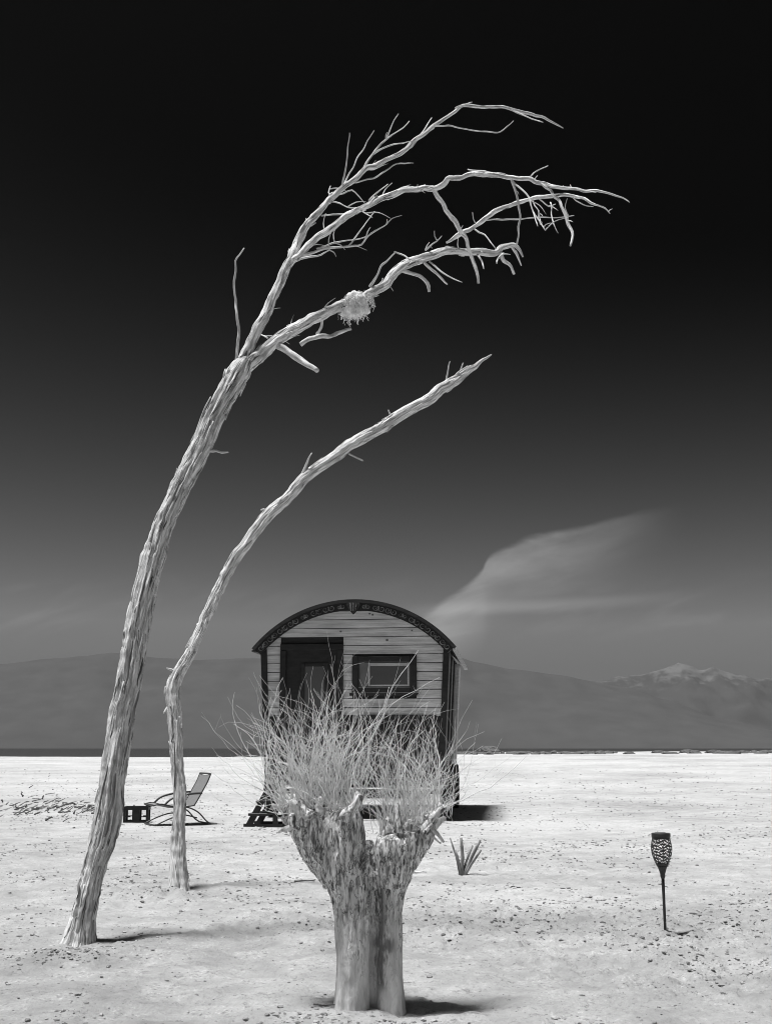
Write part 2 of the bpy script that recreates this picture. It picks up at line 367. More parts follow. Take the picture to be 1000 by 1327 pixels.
# mountains
def mountain(name, prof, dist, depth, seed, material, rough):
    xs = [p[0] for p in prof]
    def ridge(px):
        if px <= xs[0]: return prof[0][1]
        for (a, ya), (b2, yb) in zip(prof, prof[1:]):
            if px <= b2: s_ = (px - a) / (b2 - a); s_ = s_ * s_ * (3 - 2 * s_) * 0.5 + s_ * 0.5; return ya + (yb - ya) * s_
        return prof[-1][1]
    nxp, nr = 360, 44
    vs = []; fs = []
    for j in range(nr):
        t_ = j / (nr - 1); yb = dist - depth + 2.0 * depth * t_
        sh = 1 - abs(2 * t_ - 1); sh = sh ** 0.85
        for i in range(nxp):
            px = xs[0] + (xs[-1] - xs[0]) * i / (nxp - 1)
            p = at(px, ridge(px), dist); x = p.x * (0.75 + 0.25 * yb / dist)
            rg = noise.ridged_multi_fractal(Vector((x * 0.0016, yb * 0.0011, seed)), 0.9, 2.1, 5, 1.0, 2.0)
            z = p.z * sh * (1 + rough * (rg - 1.0) * (1 - 0.88 * sh ** 3)) + p.z * 0.05 * rough * fbm(x * 0.002, yb * 0.002, seed + 4, 4)
            vs.append((x, yb, z - 12 * (1 - sh) - 3))
    for j in range(nr - 1):
        for i in range(nxp - 1):
            k = j * nxp + i; fs.append((k, k + 1, k + 1 + nxp, k + nxp))
    me = bpy.data.meshes.new(name); me.from_pydata(vs, [], fs); me.polygons.foreach_set('use_smooth', [True] * len(fs))
    return tag(link(name, me, material), kind='structure')
mm = mat('desert_mountain', 0.078, 0.088, (0.003, 0.003, 0.006), 'Object', 1.0, spec=0.0)
def snow(nt, t, col, no):
    z = nt.nodes.new('ShaderNodeSeparateXYZ'); nt.links.new(t.outputs['Object'], z.inputs[0])
    n2 = nt.nodes.new('ShaderNodeTexNoise'); n2.inputs['Scale'].default_value = 0.0035; n2.inputs['Detail'].default_value = 7; n2.inputs['Roughness'].default_value = 0.7; nt.links.new(t.outputs['Object'], n2.inputs['Vector'])
    hgt = mnode(nt, 'ADD', z.outputs[2], mnode(nt, 'MULTIPLY', mnode(nt, 'SUBTRACT', n2.outputs[0], 0.5), 1500))
    return mixcol(nt, mnode(nt, 'MULTIPLY', smooth(nt, hgt, 1100, 1500), 0.6), col, 0.2)
ms = mat('snowy_mountain', 0.08, 0.095, (0.001, 0.001, 0.002), 'Object', 1.0, spec=0.0, extra=snow)
mountain('mountain_range', [(-1500, 900), (-900, 858), (-500, 872), (-200, 850), (0, 858), (60, 852), (110, 848), (145, 844), (200, 849), (270, 853), (330, 851), (400, 858), (480, 846), (560, 843), (590, 848), (612, 856), (660, 865), (720, 873), (770, 882), (810, 889), (860, 905), (930, 930), (1020, 950), (1300, 962)], 14000, 2600, 3.0, mm, 0.075)
mountain('snowy_mountain_range', [(400, 940), (600, 905), (720, 890), (780, 882), (805, 876), (835, 874), (852, 868), (868, 864), (880, 858), (893, 863), (905, 869), (925, 865), (942, 872), (965, 875), (985, 881), (1010, 879), (1060, 886), (1150, 870), (1300, 884), (1600, 872), (2000, 895), (2500, 930)], 21000, 3000, 8.0, ms, 0.22)

# haze: even, pale air round everything built
hz = bpy.data.materials.new('haze_air'); hz.use_nodes = True; nt = hz.node_tree
for n in list(nt.nodes):
    if n.type == 'BSDF_PRINCIPLED': nt.nodes.remove(n)
pv = nt.nodes.new('ShaderNodeVolumePrincipled'); pv.inputs['Color'].default_value = (0.5, 0.5, 0.5, 1); pv.inputs['Density'].default_value = 1.5e-5; pv.inputs['Anisotropy'].default_value = 0.85
nt.links.new(pv.outputs[0], nt.nodes['Material Output'].inputs['Volume'])
tag(MB().box(-30000, 30000, -150, 27000, -20, 1850).build('haze', hz), label='thin pale air fading the far mountains', kind='stuff')

# ------------------------------------------------------------------ dead trees
class Tree:
    """a tree whose limbs are traced as (column, row, width) with a real depth of their own"""
    def __init__(s, name, base, Y, label):
        s.Y = Y; s.root = empty(name, base, 0, label, 'tree'); s.base = Vector(base); s.paths = []; s.n = 0; s.geo = {}
    def depth_near(s, x, y):
        b = min(((p[0] - x) ** 2 + (p[1] - y) ** 2, p[2]) for p in s.paths); return b[1]
    def limb(s, name, P, dd=0.0, start=None, mt=None, parent=None, sides=10, ridge=0.12, step=9.0, kf=1.6, ls=3.0, wob=0.0, record=True, flat=1.0, d0=None, kink=1.0):
        s.n += 1
        y0 = d0 if d0 is not None else (s.depth_near(P[0][0], P[0][1]) if s.paths else s.Y)
        m = len(P); tot = sum(math.dist(P[i][:2], P[i + 1][:2]) for i in range(m - 1)); L = 0; Q = []
        for i, p in enumerate(P):
            if i: L += math.dist(P[i][:2], P[i - 1][:2])
            Q.append((p[0], p[1], y0 + dd * (L / tot) ** 1.2, p[2]))
        rk = random.Random(s.n * 17 + 3); K = [Q[0]]
        for a, b in zip(Q, Q[1:]):                 # dead wood is kinked: jog the middle of every span
            sl_ = math.dist(a[:2], b[:2])
            wm = max(a[3], b[3])
            if sl_ > max(14, 2.0 * wm) and kink:
                m2 = 3 if sl_ > max(34, 4.5 * wm) else 2
                for j in range(1, m2):
                    t_ = j / m2; am = kink * (0.5 + 0.10 * min(a[3], 14)); K.append(tuple(p_ + (q_ - p_) * t_ for p_, q_ in zip(a, b))[:2] + (a[2] + (b[2] - a[2]) * t_ + rk.gauss(0, 0.012 * kink), (a[3] + (b[3] - a[3]) * t_) * rk.uniform(1 - 0.06 * kink, 1 + 0.1 * kink)))
                    K[-1] = (K[-1][0] + rk.gauss(0, am), K[-1][1] + rk.gauss(0, am), K[-1][2], K[-1][3])
            K.append(b)
        Q = K
        Q = catmull(Q, lambda a, b: max(2, int(math.dist(a[:2], b[:2]) / step)))
        if record: s.paths += [(q[0], q[1], q[2]) for q in Q]
        pts = []; rad = []
        for i, q in enumerate(Q):
            k = 0 if i == 0 else wob
            pts.append(at(q[0], q[1], q[2]) - s.base + Vector((noise.noise(Vector((i * 0.31, s.n * 3.1, 1))), noise.noise(Vector((i * 0.27, s.n * 2.1, 7))), noise.noise(Vector((i * 0.33, s.n * 1.1, 4))))) * k)
            rad.append(max(q[3], 0.7) * q[2] / F / 2 * (0.9 if name != 'trunk' else 1.0))
        mb = MB().tube(pts, rad, sides, ridge, kf, ls, s.n * 5.13, flat)
        ob = mb.build(name, mt, parent or s.root, True); s.geo[ob.name] = (pts, rad); return ob
    def flakes(s, ob, n, seed, lmin, lmax, parent=None, i0=0.0, i1=1.0):
        """slivers of bark peeling away from a limb"""
        pts, rad = s.geo[ob.name]; rk = random.Random(seed)
        for _ in range(n):
            i = int(rk.uniform(i0, i1) * (len(pts) - 2)) + 1; l_ = rk.uniform(lmin, lmax); th = rk.uniform(0, 6.283); P = []; rr = []
            sgn = rk.choice((-1, 1)); lift = rk.choice((0.0, 0.0, 0.006, 0.014)); L = 0; k = i; wd = rk.uniform(0.0022, 0.0055) * min(1.0, rad[i] / 0.03 + 0.25); tw = rk.uniform(-0.25, 0.25)
            N0 = None
            while L < l_ and 1 <= k < len(pts) - 1:
                Tn = (pts[k + 1] - pts[k - 1]).normalized(); N = Vector((1, 0, 0)) - Tn * Tn.x; N.normalize(); Bn = Tn.cross(N); t_ = L / l_; a = th + tw * t_
                P.append(pts[k] + (N * math.cos(a) + Bn * math.sin(a)) * (rad[k] * 1.02 + lift * t_ * t_)); rr.append(wd * (0.5 + 1.0 * math.sin(math.pi * min(0.97, t_ + 0.12)))); L += (pts[k + sgn] - pts[k]).length; k += sgn
            if len(P) < 3: continue
            P = P[::max(1, len(P) // 5)]; rr = rr[::max(1, len(rr) // 5)][:len(P)]
            if len(P) >= 3: MB().tube(P, rr, 5, flat=0.7).build('bark_flake', M['flake'], parent or s.root, True)

b0 = gpt(103, 1222)
T = Tree('leaning_dead_tree', (b0.x, b0.y, b0.z), b0.y, 'tall bare dead tree leaning right, forked into long arching branches')
trunk = [(98, 1246, 62), (102, 1224, 42), (107, 1192, 30), (115, 1156, 27.5), (124, 1118, 27), (139, 1064, 33), (145, 1013, 30), (150, 977, 30), (158, 926, 30), (164, 900, 30), (171, 860, 31), (179, 806, 30), (190, 756, 29), (213, 677, 26), (235, 630, 26), (259, 582, 27), (280, 535, 26), (298, 503, 28), (312, 480, 30), (320, 466, 20)]
TT = T.limb('trunk', trunk, 0.25, mt=M['bark'], sides=72, ridge=0.26, step=2.5, kf=3.8, ls=3.0, wob=0.004, kink=0.5, d0=b0.y)
A = T.limb('branch', [(300, 500, 18), (322, 452, 17), (346, 405, 15.5), (362, 368, 14.5), (378, 334, 14), (396, 293, 12), (416, 271, 10), (444, 243, 9), (474, 218, 8.5), (500, 207, 7.5), (522, 196, 7), (550, 173, 6), (575, 154, 5), (600, 136, 5), (650, 138, 4.5), (690, 148, 4.5), (712, 156, 3.2), (730, 166, 1.4)], 0.55, mt=M['bark2'], sides=22, ridge=0.28, step=3, ls=6, kf=2.8, wob=0.005)
B = T.limb('branch', [(372, 348, 9), (388, 331, 10.5), (410, 308, 10), (438, 288, 9.5), (466, 271, 9), (494, 257, 9), (522, 246, 9), (550, 243, 9.5), (563, 244, 9), (582, 230, 7.5), (625, 226, 7), (658, 229, 6.5), (685, 231, 6.5), (708, 239, 5.5), (731, 244, 5), (771, 246, 4), (797, 253, 2.8), (815, 262, 1.4)], -0.55, mt=M['bark2'], sides=22, ridge=0.28, step=3, ls=6, kf=2.8, wob=0.005)
C = T.limb('branch', [(300, 500, 20), (314, 480, 22), (334, 462, 20), (362, 439, 19), (390, 422, 17.5), (416, 408, 16.5), (440, 396, 15), (462, 390, 14), (483, 378, 14), (511, 353, 14), (533, 339, 13.5), (549, 333, 13), (576, 325, 12), (606, 327, 11), (642, 328, 10), (649, 321, 9), (665, 317, 7), (673, 324, 5), (678, 333, 2.5)], 0.45, mt=M['bark2'], sides=22, ridge=0.28, step=3, ls=6, kf=2.8, wob=0.005)
E_ = T.limb('branch', [(561, 243, 7), (565, 252, 7), (579, 275, 6.5), (596, 298, 6.5), (606, 318, 6), (612, 336, 5.5), (617, 350, 5), (620, 367, 4)], 0.55, mt=M['bark2'], sides=12, ridge=0.42, step=3, ls=9.0, wob=0.003)
D = T.limb('branch', [(578, 314, 3), (590, 307, 6), (600, 300, 7), (615, 293, 7), (642, 273, 7), (672, 262, 6.5), (698, 255, 6.5), (731, 252, 5), (757, 257, 4.5), (775, 266, 3), (790, 276, 1.6)], -0.3, mt=M['bark2'], sides=12, ridge=0.42, step=3, ls=9.0, wob=0.004)
G = T.limb('branch', [(700, 236, 4.5), (713, 246, 4.8), (724, 259, 5), (734, 282, 5), (742, 301, 4), (739, 318, 2.6)], -0.18, mt=M['bark2'], sides=12, ridge=0.42, step=3, ls=9.0, wob=0.003)
def twigs(parent, lst, mt='twig', dd=None):
    for i, P in enumerate(lst):
        d_ = dd if dd is not None else (-0.14, 0.12, 0.2, -0.2)[i % 4]
        T2.limb('twig', P, d_, mt=M[mt], parent=parent, sides=7, ridge=0.35, step=4, wob=0.006, ls=14, kink=0.9)
T2 = T
twigs(A, [
    [(305, 475, 5), (309, 428, 4.5), (303, 372, 4), (305, 338, 3.2), (316, 321, 1.8)],
    [(560, 163, 3), (585, 163, 2.4), (615, 169, 2), (648, 171, 2), (665, 156, 1.5)], [(539, 181, 3.2), (548, 170, 2.5), (559, 152, 1.5)],
    [(660, 141, 2.6), (680, 150, 2.4), (703, 158, 1.5)], [(443, 243, 3), (449, 212, 2.3), (453, 172, 1.4)], [(444, 242, 3), (463, 204, 2.3), (484, 169, 1.4)],
    [(470, 221, 4.5), (488, 193, 3.5), (502, 179, 3), (530, 157, 1.5)], [(500, 181, 2.6), (506, 166, 2.2), (516, 147, 1.3)], [(484, 199, 3), (510, 186, 2.4), (533, 183, 1.4)],
    [(459, 236, 3.2), (488, 229, 2.6), (514, 212, 2.2), (536, 211, 1.4)], [(434, 253, 2.6), (456, 246, 2.2), (472, 263, 1.6)], [(430, 261, 2.6), (450, 268, 2), (472, 268, 1.3)],
    [(416, 279, 2.8), (444, 277, 2.2), (474, 272, 1.5)], [(432, 256, 3), (426, 250, 2.2), (428, 240, 1.3)], [(492, 210, 3), (510, 202, 2.5), (534, 190, 1.6)], [(598, 138, 3), (590, 139, 3.2), (605, 134, 2.2), (612, 132, 1.2)]])
twigs(B, [
    [(389, 331, 5), (421, 322, 4), (452, 319, 3.4), (469, 316, 3), (477, 305, 2.6), (500, 291, 2), (501, 284, 1.3)], [(410, 322, 3), (438, 313, 2.6), (477, 306, 1.6)],
    [(452, 318, 2.8), (466, 299, 2.2), (486, 274, 1.3)], [(386, 337, 3.6), (410, 332, 3), (427, 324, 1.8)], [(469, 316, 2.4), (474, 308, 2), (480, 294, 1.2)], [(478, 259, 2.6), (490, 248, 2), (502, 238, 1.3)],
    [(662, 231, 4), (670, 255, 4), (674, 282, 3.6), (672, 302, 3.2), (669, 317, 2.5)], [(663, 232, 3.2), (685, 255, 2.8), (691, 275, 2.6), (706, 298, 1.7)], [(691, 274, 2), (694, 283, 2), (697, 293, 1.5)],
    [(686, 230, 2.6), (697, 220, 2.2), (710, 214, 1.4)], [(650, 227, 4), (632, 223, 3.6), (606, 219, 2)], [(736, 244, 2.5), (752, 246, 2), (772, 249, 1.5)], [(466, 271, 2.6), (474, 276, 2), (482, 281, 1.4)]])
twigs(C, [
    [(360, 446, 13), (371, 454, 12), (390, 467, 11), (411, 481, 8)], [(418, 408, 5), (416, 424, 5), (410, 432, 5)], [(389, 446, 7), (405, 438, 7.5), (421, 435, 7), (438, 431, 7), (454, 426, 5)],
    [(479, 371, 5), (494, 344, 3.6), (512, 326, 1.8)], [(511, 326, 2.4), (520, 329, 2.6), (532, 336, 2.6)], [(520, 350, 6.5), (543, 357, 5.6), (553, 366, 5.4), (556, 378, 4)], [(549, 339, 5), (566, 355, 4), (579, 368, 2.6)],
    [(556, 339, 3), (579, 357, 2.2), (598, 365, 1.3)], [(551, 324, 3), (560, 315, 2.3), (572, 305, 1.3)], [(648, 327, 7), (656, 340, 6), (666, 355, 4.5)], [(662, 318, 5), (670, 330, 4), (675, 343, 2)], [(652, 328, 3.5), (645, 335, 3), (643, 341, 2)],
    [(618, 329, 4), (624, 338, 3), (627, 348, 2)], [(352, 443, 4), (346, 437, 3), (338, 434, 1.8)], [(505, 358, 3.5), (520, 345, 3.2), (540, 331, 2.2)]])
twigs(D, [
    [(613, 295, 2.8), (628, 304, 2.4), (642, 322, 1.8)], [(628, 285, 2.8), (655, 284, 2.3), (678, 283, 2), (744, 279, 1.3)], [(698, 257, 2.2), (710, 267, 2), (719, 264, 1.3)], [(713, 262, 2.2), (714, 278, 2), (723, 301, 1.3)], [(690, 258, 2), (697, 272, 1.8), (700, 290, 1.2)], [(740, 253, 2.2), (752, 263, 1.8), (768, 268, 1.2)]])
# short broken spurs along every branch
rs = random.Random(77)
for br, lo_, hi_ in ((A, (376, 160), (700, 340)), (B, (390, 226), (790, 330)), (C, (330, 316), (660, 465)), (D, (600, 250), (770, 300))):
    cand = [p for p in T.paths if lo_[0] < p[0] < hi_[0] and lo_[1] < p[1] < hi_[1]]
    for _ in range(7 if br is D else 17):
        p = rs.choice(cand); a = rs.uniform(-2.2, 0.6); l_ = rs.choice((5, 8, 12, 20, 30)) * rs.uniform(0.8, 1.2)
        T.limb('twig', [(p[0], p[1], 2.2), (p[0] + l_ * 0.5 * math.cos(a) + rs.uniform(-1, 1), p[1] + l_ * 0.5 * math.sin(a), 1.6), (p[0] + l_ * math.cos(a + 0.25), p[1] + l_ * math.sin(a + 0.25), 0.8)], rs.uniform(-0.05, 0.05), mt=M['twig'], parent=br, sides=5, ridge=0.2, step=4, record=False, kink=0, d0=p[2])
# bark spurs, splinters and peeling strips on the trunk
tr_spurs = [[(247, 588, 5), (251, 573, 4), (260, 544, 3.4), (273, 514, 1.6)], [(288, 507, 5), (290, 492, 3.6), (292, 478, 1.6)], [(266, 583, 5), (280, 584, 4.4), (296, 586, 2)], [(196, 690, 4), (200, 676, 3), (208, 660, 1.4)], [(226, 640, 4), (238, 610, 3), (246, 590, 1.4)]]
for P in tr_spurs: T.limb('twig', P, -0.02, mt=M['twig'], sides=7, ridge=0.2, step=5)
for P, dz in (([(181, 893, 2), (178, 905, 5), (172, 930, 5), (166, 958, 4), (161, 985, 2)], -0.085), ([(103, 1145, 2), (100, 1165, 3.4), (93, 1195, 3.4), (84, 1216, 3)], -0.05), ([(150, 1000, 2), (147, 1030, 5), (141, 1064, 5), (136, 1085, 2)], -0.088),
              ([(154, 1066, 2), (149, 1090, 3.4), (143, 1108, 3), (137, 1120, 2)], -0.055), ([(172, 830, 1.6), (169, 850, 4), (165, 880, 3.4), (161, 900, 1.6)], -0.086), ([(140, 990, 1.6), (134, 1020, 3.6), (128, 1052, 3), (124, 1070, 1.6)], -0.08),
              ([(236, 618, 1.6), (226, 642, 3.4), (214, 672, 3), (206, 690, 1.6)], -0.07), ([(288, 515, 1.6), (280, 530, 4), (270, 552, 3.4), (262, 570, 1.6)], -0.07), ([(190, 742, 1.6), (184, 768, 3.6), (179, 796, 3), (176, 812, 1.6)], -0.08)):
    T.limb('bark_strip', P, 0.0, mt=M['strip'], sides=8, ridge=0.15, step=5, record=False, flat=0.35, d0=T.depth_near(*P[1][:2]) + dz * 0.95)
b1 = gpt(231, 1151)
T2 = Tree('bent_dead_tree', (b1.x, b1.y, b1.z), b1.y, 'slender dead tree bent at a knee, single bare pole with pointed tip')
TT2 = T2.limb('trunk', [(231, 1166, 36), (231, 1149, 25), (231, 1122, 19), (232, 1060, 16), (230, 1000, 15.5), (228, 950, 16), (225, 915, 18), (224, 893, 19), (231, 873, 16), (247, 846, 14), (254, 829, 13.5), (267, 798, 14), (279, 772, 13.5), (295, 741, 14), (308, 718, 14.5), (327, 693, 15), (346, 669, 16), (368, 649, 14.5), (390, 624, 14), (412, 606, 14), (440, 587, 14.5), (473, 565, 14.5), (509, 544, 14.5), (530, 531, 15), (556, 517, 14), (572, 503, 15), (587, 495, 14), (608, 479, 9), (624, 467, 4), (637, 459, 1.4)], 0.5, mt=M['bark2'], sides=44, ridge=0.26, step=2.5, kf=3.2, ls=4.0, wob=0.005, d0=b1.y, kink=0.6)
for P in ([(391, 616, 5), (397, 602, 3.6), (404, 587, 1.6)], [(578, 492, 3), (580, 482, 2.4), (583, 468, 1.3)], [(452, 588, 3), (460, 592, 2.8), (470, 597, 2.2)], [(345, 664, 5), (342, 660, 3), (338, 661, 1.8)], [(226, 870, 6), (222, 868, 4), (216, 866, 2)], [(220, 915, 6), (215, 920, 4), (212, 925, 2)], [(510, 541, 4), (505, 536, 3), (503, 531, 1.6)], [(596, 488, 4), (597, 478, 2.4), (600, 470, 1.4)], [(580, 500, 5), (592, 484, 3), (606, 474, 1.6)]):
    T2.limb('twig', P, -0.03, mt=M['twig'], sides=7, ridge=0.15, step=4)
for P, dz in (([(221, 915, 1.6), (223, 935, 3.4), (224, 955, 2.6), (224, 975, 1.4)], -0.06), ([(226, 960, 1.5), (227, 1000, 2.8), (226, 1040, 2.2), (225, 1064, 1.4)], -0.055), ([(300, 735, 1.4), (290, 752, 2.4), (281, 772, 1.4)], -0.05)):
    T2.limb('bark_strip', P, 0, mt=M['strip'], sides=8, step=4, record=False, flat=0.4, d0=T2.depth_near(*P[1][:2]) + dz)

T.flakes(TT, 150, 1, 0.04, 0.20); T.flakes(A, 34, 2, 0.03, 0.09, A, 0, 0.7); T.flakes(B, 30, 3, 0.03, 0.08, B, 0, 0.8); T.flakes(C, 40, 4, 0.03, 0.09, C, 0, 0.85)
T2.flakes(TT2, 130, 5, 0.04, 0.15)
# fibre bundle caught on the middle branch
random.seed(5)
fy = T.depth_near(462, 390); fb = at(461, 396, fy)
FB = empty('fibre_bundle', fb, 0, 'shaggy pale bundle of frayed fibre wrapped round the dead branch', 'fibre bundle')
ax = (at(483, 378, fy) - at(440, 396, fy)).normalized()
core = MB()
bm = bmesh.new(); bmesh.ops.create_icosphere(bm, subdivisions=4, radius=1)
for vv in bm.verts:
    c = vv.co.copy(); k = 1 + 0.35 * fbm(c.x * 1.6, c.y * 1.6, c.z * 1.6, 4)
    vv.co = 1.12 * (ax * (c.x * 0.080) + Vector((0, c.y * 0.062, 0)) + ax.cross(Vector((0, -1, 0))) * (c.z * 0.066)) * k
cm = bpy.data.meshes.new('wrap'); bm.to_mesh(cm); bm.free(); cm.polygons.foreach_set('use_smooth', [True] * len(cm.polygons))
link('wrap', cm, M['fibre'], FB)
mbf = MB(); up = ax.cross(Vector((0, -1, 0)))
if up.z < 0: up = -up
side_v = Vector((0, 1, 0))
for i in range(700):
    th = random.uniform(0, 6.28); s0 = random.gauss(0, 0.042); rr = random.uniform(0.05, 0.074) * (1 - 5 * abs(s0) * abs(s0) * 14 * 0.4)
    arc = random.uniform(0.6, 1.8); P = []
    hang = random.random() < 0.12
    for j in range(6):
        a = th + arc * j / 5; r2 = rr * (1 + 0.14 * math.sin(a * 2 + i)) + 0.002 * j * random.random()
        p = ax * (s0 + 0.016 * j / 5 * random.uniform(-1, 1)) + (up * math.sin(a) + side_v * math.cos(a)) * r2
        if hang: p += Vector((random.uniform(-0.004, 0.004), 0, -0.010 * j))
        P.append(p)
    mbf.tube(P, [random.uniform(0.0008, 0.0018)] * 6, 3, cap=False)
tag(mbf.build('fibres', M['fibre'], FB), kind='stuff')

# ------------------------------------------------------------------ pollarded stump in front
b2 = gpt(481, 1306); Y2 = b2.y
ST = empty('pollarded_stump', b2, 0, 'thick forked pollard stump sprouting a mass of thin dry shoots', 'tree')
def sp(px, py, dy=0.0): return at(px, py, Y2 + dy) - b2
K2 = Y2 / F
body = MB()
def btube(P, sides=20):
    Q = catmull(P, 6); body.tube([sp(q[0], q[1], q[3]) for q in Q], [q[2] * K2 / 2 for q in Q], sides, 0.12, 1.5, 3.5, P[0][0] * 0.1)
btube([(457, 1330, 56, 0), (456, 1306, 47, 0), (457, 1270, 43, 0), (457, 1220, 45, 0), (455, 1170, 50, 0), (447, 1125, 60, 0.0), (433, 1090, 62, 0.01), (421, 1066, 58, 0.02), (414, 1052, 44, 0.02)])
btube([(508, 1330, 42, 0.02), (507, 1306, 37, 0.02), (505, 1260, 34, 0.03), (504, 1210, 34, 0.03), (506, 1160, 40, 0.02), (513, 1120, 52, 0.01), (519, 1092, 58, 0), (522, 1074, 52, 0)])
btube([(486, 1320, 30, 0.06), (485, 1250, 30, 0.075), (482, 1180, 40, 0.07), (476, 1130, 50, 0.06), (470, 1104, 34, 0.05)])
btube([(475, 1135, 46, 0.0), (474, 1105, 32, 0.0), (472, 1090, 20, 0.0)])
#btube([(486, 1322, 18, -0.02), (486, 1290, 13, -0.02), (484, 1250, 12, -0.02), (481, 1215, 13, -0.02), (476, 1180, 12, -0.02)], 12)
btube([(440, 1140, 40, 0.02), (415, 1105, 44, 0.03), (393, 1072, 38, 0.03), (380, 1056, 28, 0.03), (372, 1045, 18, 0.03)])
btube([(440, 1120, 46, -0.02), (446, 1085, 50, -0.03), (448, 1062, 44, -0.03), (452, 1048, 30, -0.03)])
btube([(430, 1110, 40, 0.08), (418, 1080, 44, 0.10), (405, 1058, 36, 0.12), (398, 1044, 22, 0.12)])
btube([(515, 1130, 34, 0), (534, 1100, 36, 0.02), (549, 1076, 32, 0.02), (557, 1062, 22, 0.02)])
btube([(510, 1120, 40, 0.06), (505, 1095, 36, 0.08), (500, 1080, 26, 0.10)])
btube([(508, 1150, 30, -0.05), (508, 1115, 42, -0.06), (508, 1095, 44, -0.06), (508, 1085, 40, -0.06)])   # sawn limb facing the camera
random.seed(11)
for (px, py, rr) in ((375, 1052, 13), (390, 1048, 12), (402, 1046, 13), (418, 1044, 12), (434, 1048, 12), (448, 1052, 11), (383, 1064, 12), (400, 1062, 14), (425, 1062, 14), (502, 1078, 10), (517, 1076, 11), (533, 1072, 12), (546, 1066, 12), (556, 1068, 11), (540, 1082, 12), (520, 1086, 10), (372, 1062, 9)):
    c = sp(px, py, random.uniform(-0.06, 0.09)); r_ = rr * K2 * 0.85; vs = []; fs = []
    mbk = MB(); prof = [(math.sin(math.pi * i / 8) * r_ + 1e-4, -math.cos(math.pi * i / 8) * r_) for i in range(9)]
    body.lathe(prof, c, 12)
    body.f.append(tuple(len(body.v) - 12 + k for k in range(12))); body.f.append(tuple(len(body.v) - 108 + k for k in range(11, -1, -1)))
tmp = link('stump_body', body.mesh('stump_body'), M['stump'])
rm = tmp.modifiers.new('r', 'REMESH'); rm.mode = 'VOXEL'; rm.voxel_size = 0.0034
sm = tmp.modifiers.new('s', 'SMOOTH'); sm.factor = 0.5; sm.iterations = 2
dg = bpy.context.evaluated_depsgraph_get(); bme = bpy.data.meshes.new_from_object(tmp.evaluated_get(dg)); bpy.data.objects.remove(tmp)
nr_ = [vv.normal.copy() for vv in bme.vertices]
for vv, nn in zip(bme.vertices, nr_):
    c = vv.co; up_ = ss(0.10, 0.42, c.z + 0.12 * noise.noise(c * 6))
    dd_ = 0.004 * fbm(c.x * 20, c.y * 20, c.z * 9, 3) + up_ * 0.0032 * (fbm(c.x * 80, c.y * 80, c.z * 18, 3)) - up_ * 0.0045 * max(0, 1 - 6 * abs(noise.noise(Vector((c.x * 42, c.y * 42, c.z * 9)))))
    vv.co = c + nn * dd_
bme.polygons.foreach_set('use_smooth', [True] * len(bme.polygons))
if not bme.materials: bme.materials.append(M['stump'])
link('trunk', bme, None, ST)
# sawn face of the limb that was cut off
cutp = MB(); cc = sp(509, 1098, -0.113)
rings = [(1.0, 0.012), (0.99, 0.0), (0.9, -0.006), (0.55, -0.0085), (0.2, -0.0095)]
vs = []; fs = []
for q_, (k_, y_) in enumerate(rings):
    for a in range(20):
        t_ = a * math.pi / 10; wv = 1 + 0.10 * noise.noise(Vector((math.cos(t_) * 1.5, math.sin(t_) * 1.5, 2))); vs.append((cc.x + 18 * K2 * k_ * wv * math.cos(t_), cc.y + y_ - 0.2 * 14 * K2 * k_ * math.sin(t_) * -1, cc.z + 14 * K2 * k_ * wv * math.sin(t_)))
for q_ in range(4):
    for a in range(20): fs.append((q_ * 20 + a, (q_ + 1) * 20 + a, (q_ + 1) * 20 + (a + 1) % 20, q_ * 20 + (a + 1) % 20))
fs.append(tuple(80 + a for a in range(19, -1, -1)))
cutp.add(vs, fs).build('sawn_face', M['stump'], ST, True)
# stubs left by earlier pollarding
stubs = [(452, 1062, 466, 1030, 11, -0.05), (512, 1074, 513, 1030, 7, -0.03), (542, 1078, 573, 1044, 13, 0.0), (384, 1060, 366, 1036, 14, 0.02), (412, 1056, 416, 1034, 9, -0.04), (430, 1056, 438, 1036, 9, 0.03), (398, 1056, 394, 1036, 9, -0.05), (380, 1070, 360, 1078, 7, -0.02), (533, 1076, 538, 1050, 9, 0.05), (560, 1072, 576, 1060, 8, 0.04), (424, 1058, 425, 1040, 8, 0.09), (500, 1082, 495, 1066, 8, 0.05), (520, 1082, 524, 1060, 8, 0.07), (444, 1060, 448, 1044, 8, 0.06), (373, 1052, 352, 1044, 7, 0.06), (446, 1062, 467, 1030, 11, -0.10), (402, 1060, 387, 1038, 11, -0.10), (516, 1080, 512, 1032, 8, -0.10), (548, 1078, 575, 1046, 11, -0.09), (392, 1058, 378, 1040, 12, -0.07), (505, 1078, 501, 1062, 9, -0.06), (550, 1072, 558, 1054, 11, -0.05)]
tips = []
for (xa, ya, xb, yb, w_, dy) in stubs:
    a_, c_ = sp(xa, ya, dy), sp(xb, yb, dy + random.uniform(-0.03, 0.03)); P = [a_.lerp(c_, t_) + Vector((0, 0, 0)) * t_ for t_ in (0, 0.25, 0.5, 0.75, 0.96, 1)]
    for j in range(1, 5): P[j] += Vector((random.uniform(-1, 1), random.uniform(-1, 1), 0)) * 0.006
    r_ = w_ * K2 / 2
    MB().tube(P, [r_ * 1.5, r_ * 1.15, r_ * 0.95, r_ * 0.8, r_ * 0.8, r_ * 0.72], 14, 0.7, 2.2, 18, xa).build('stub', M['stump'] if dy < -0.085 else M['stub'], ST, True)
    tips.append((xb, yb + 6, dy))
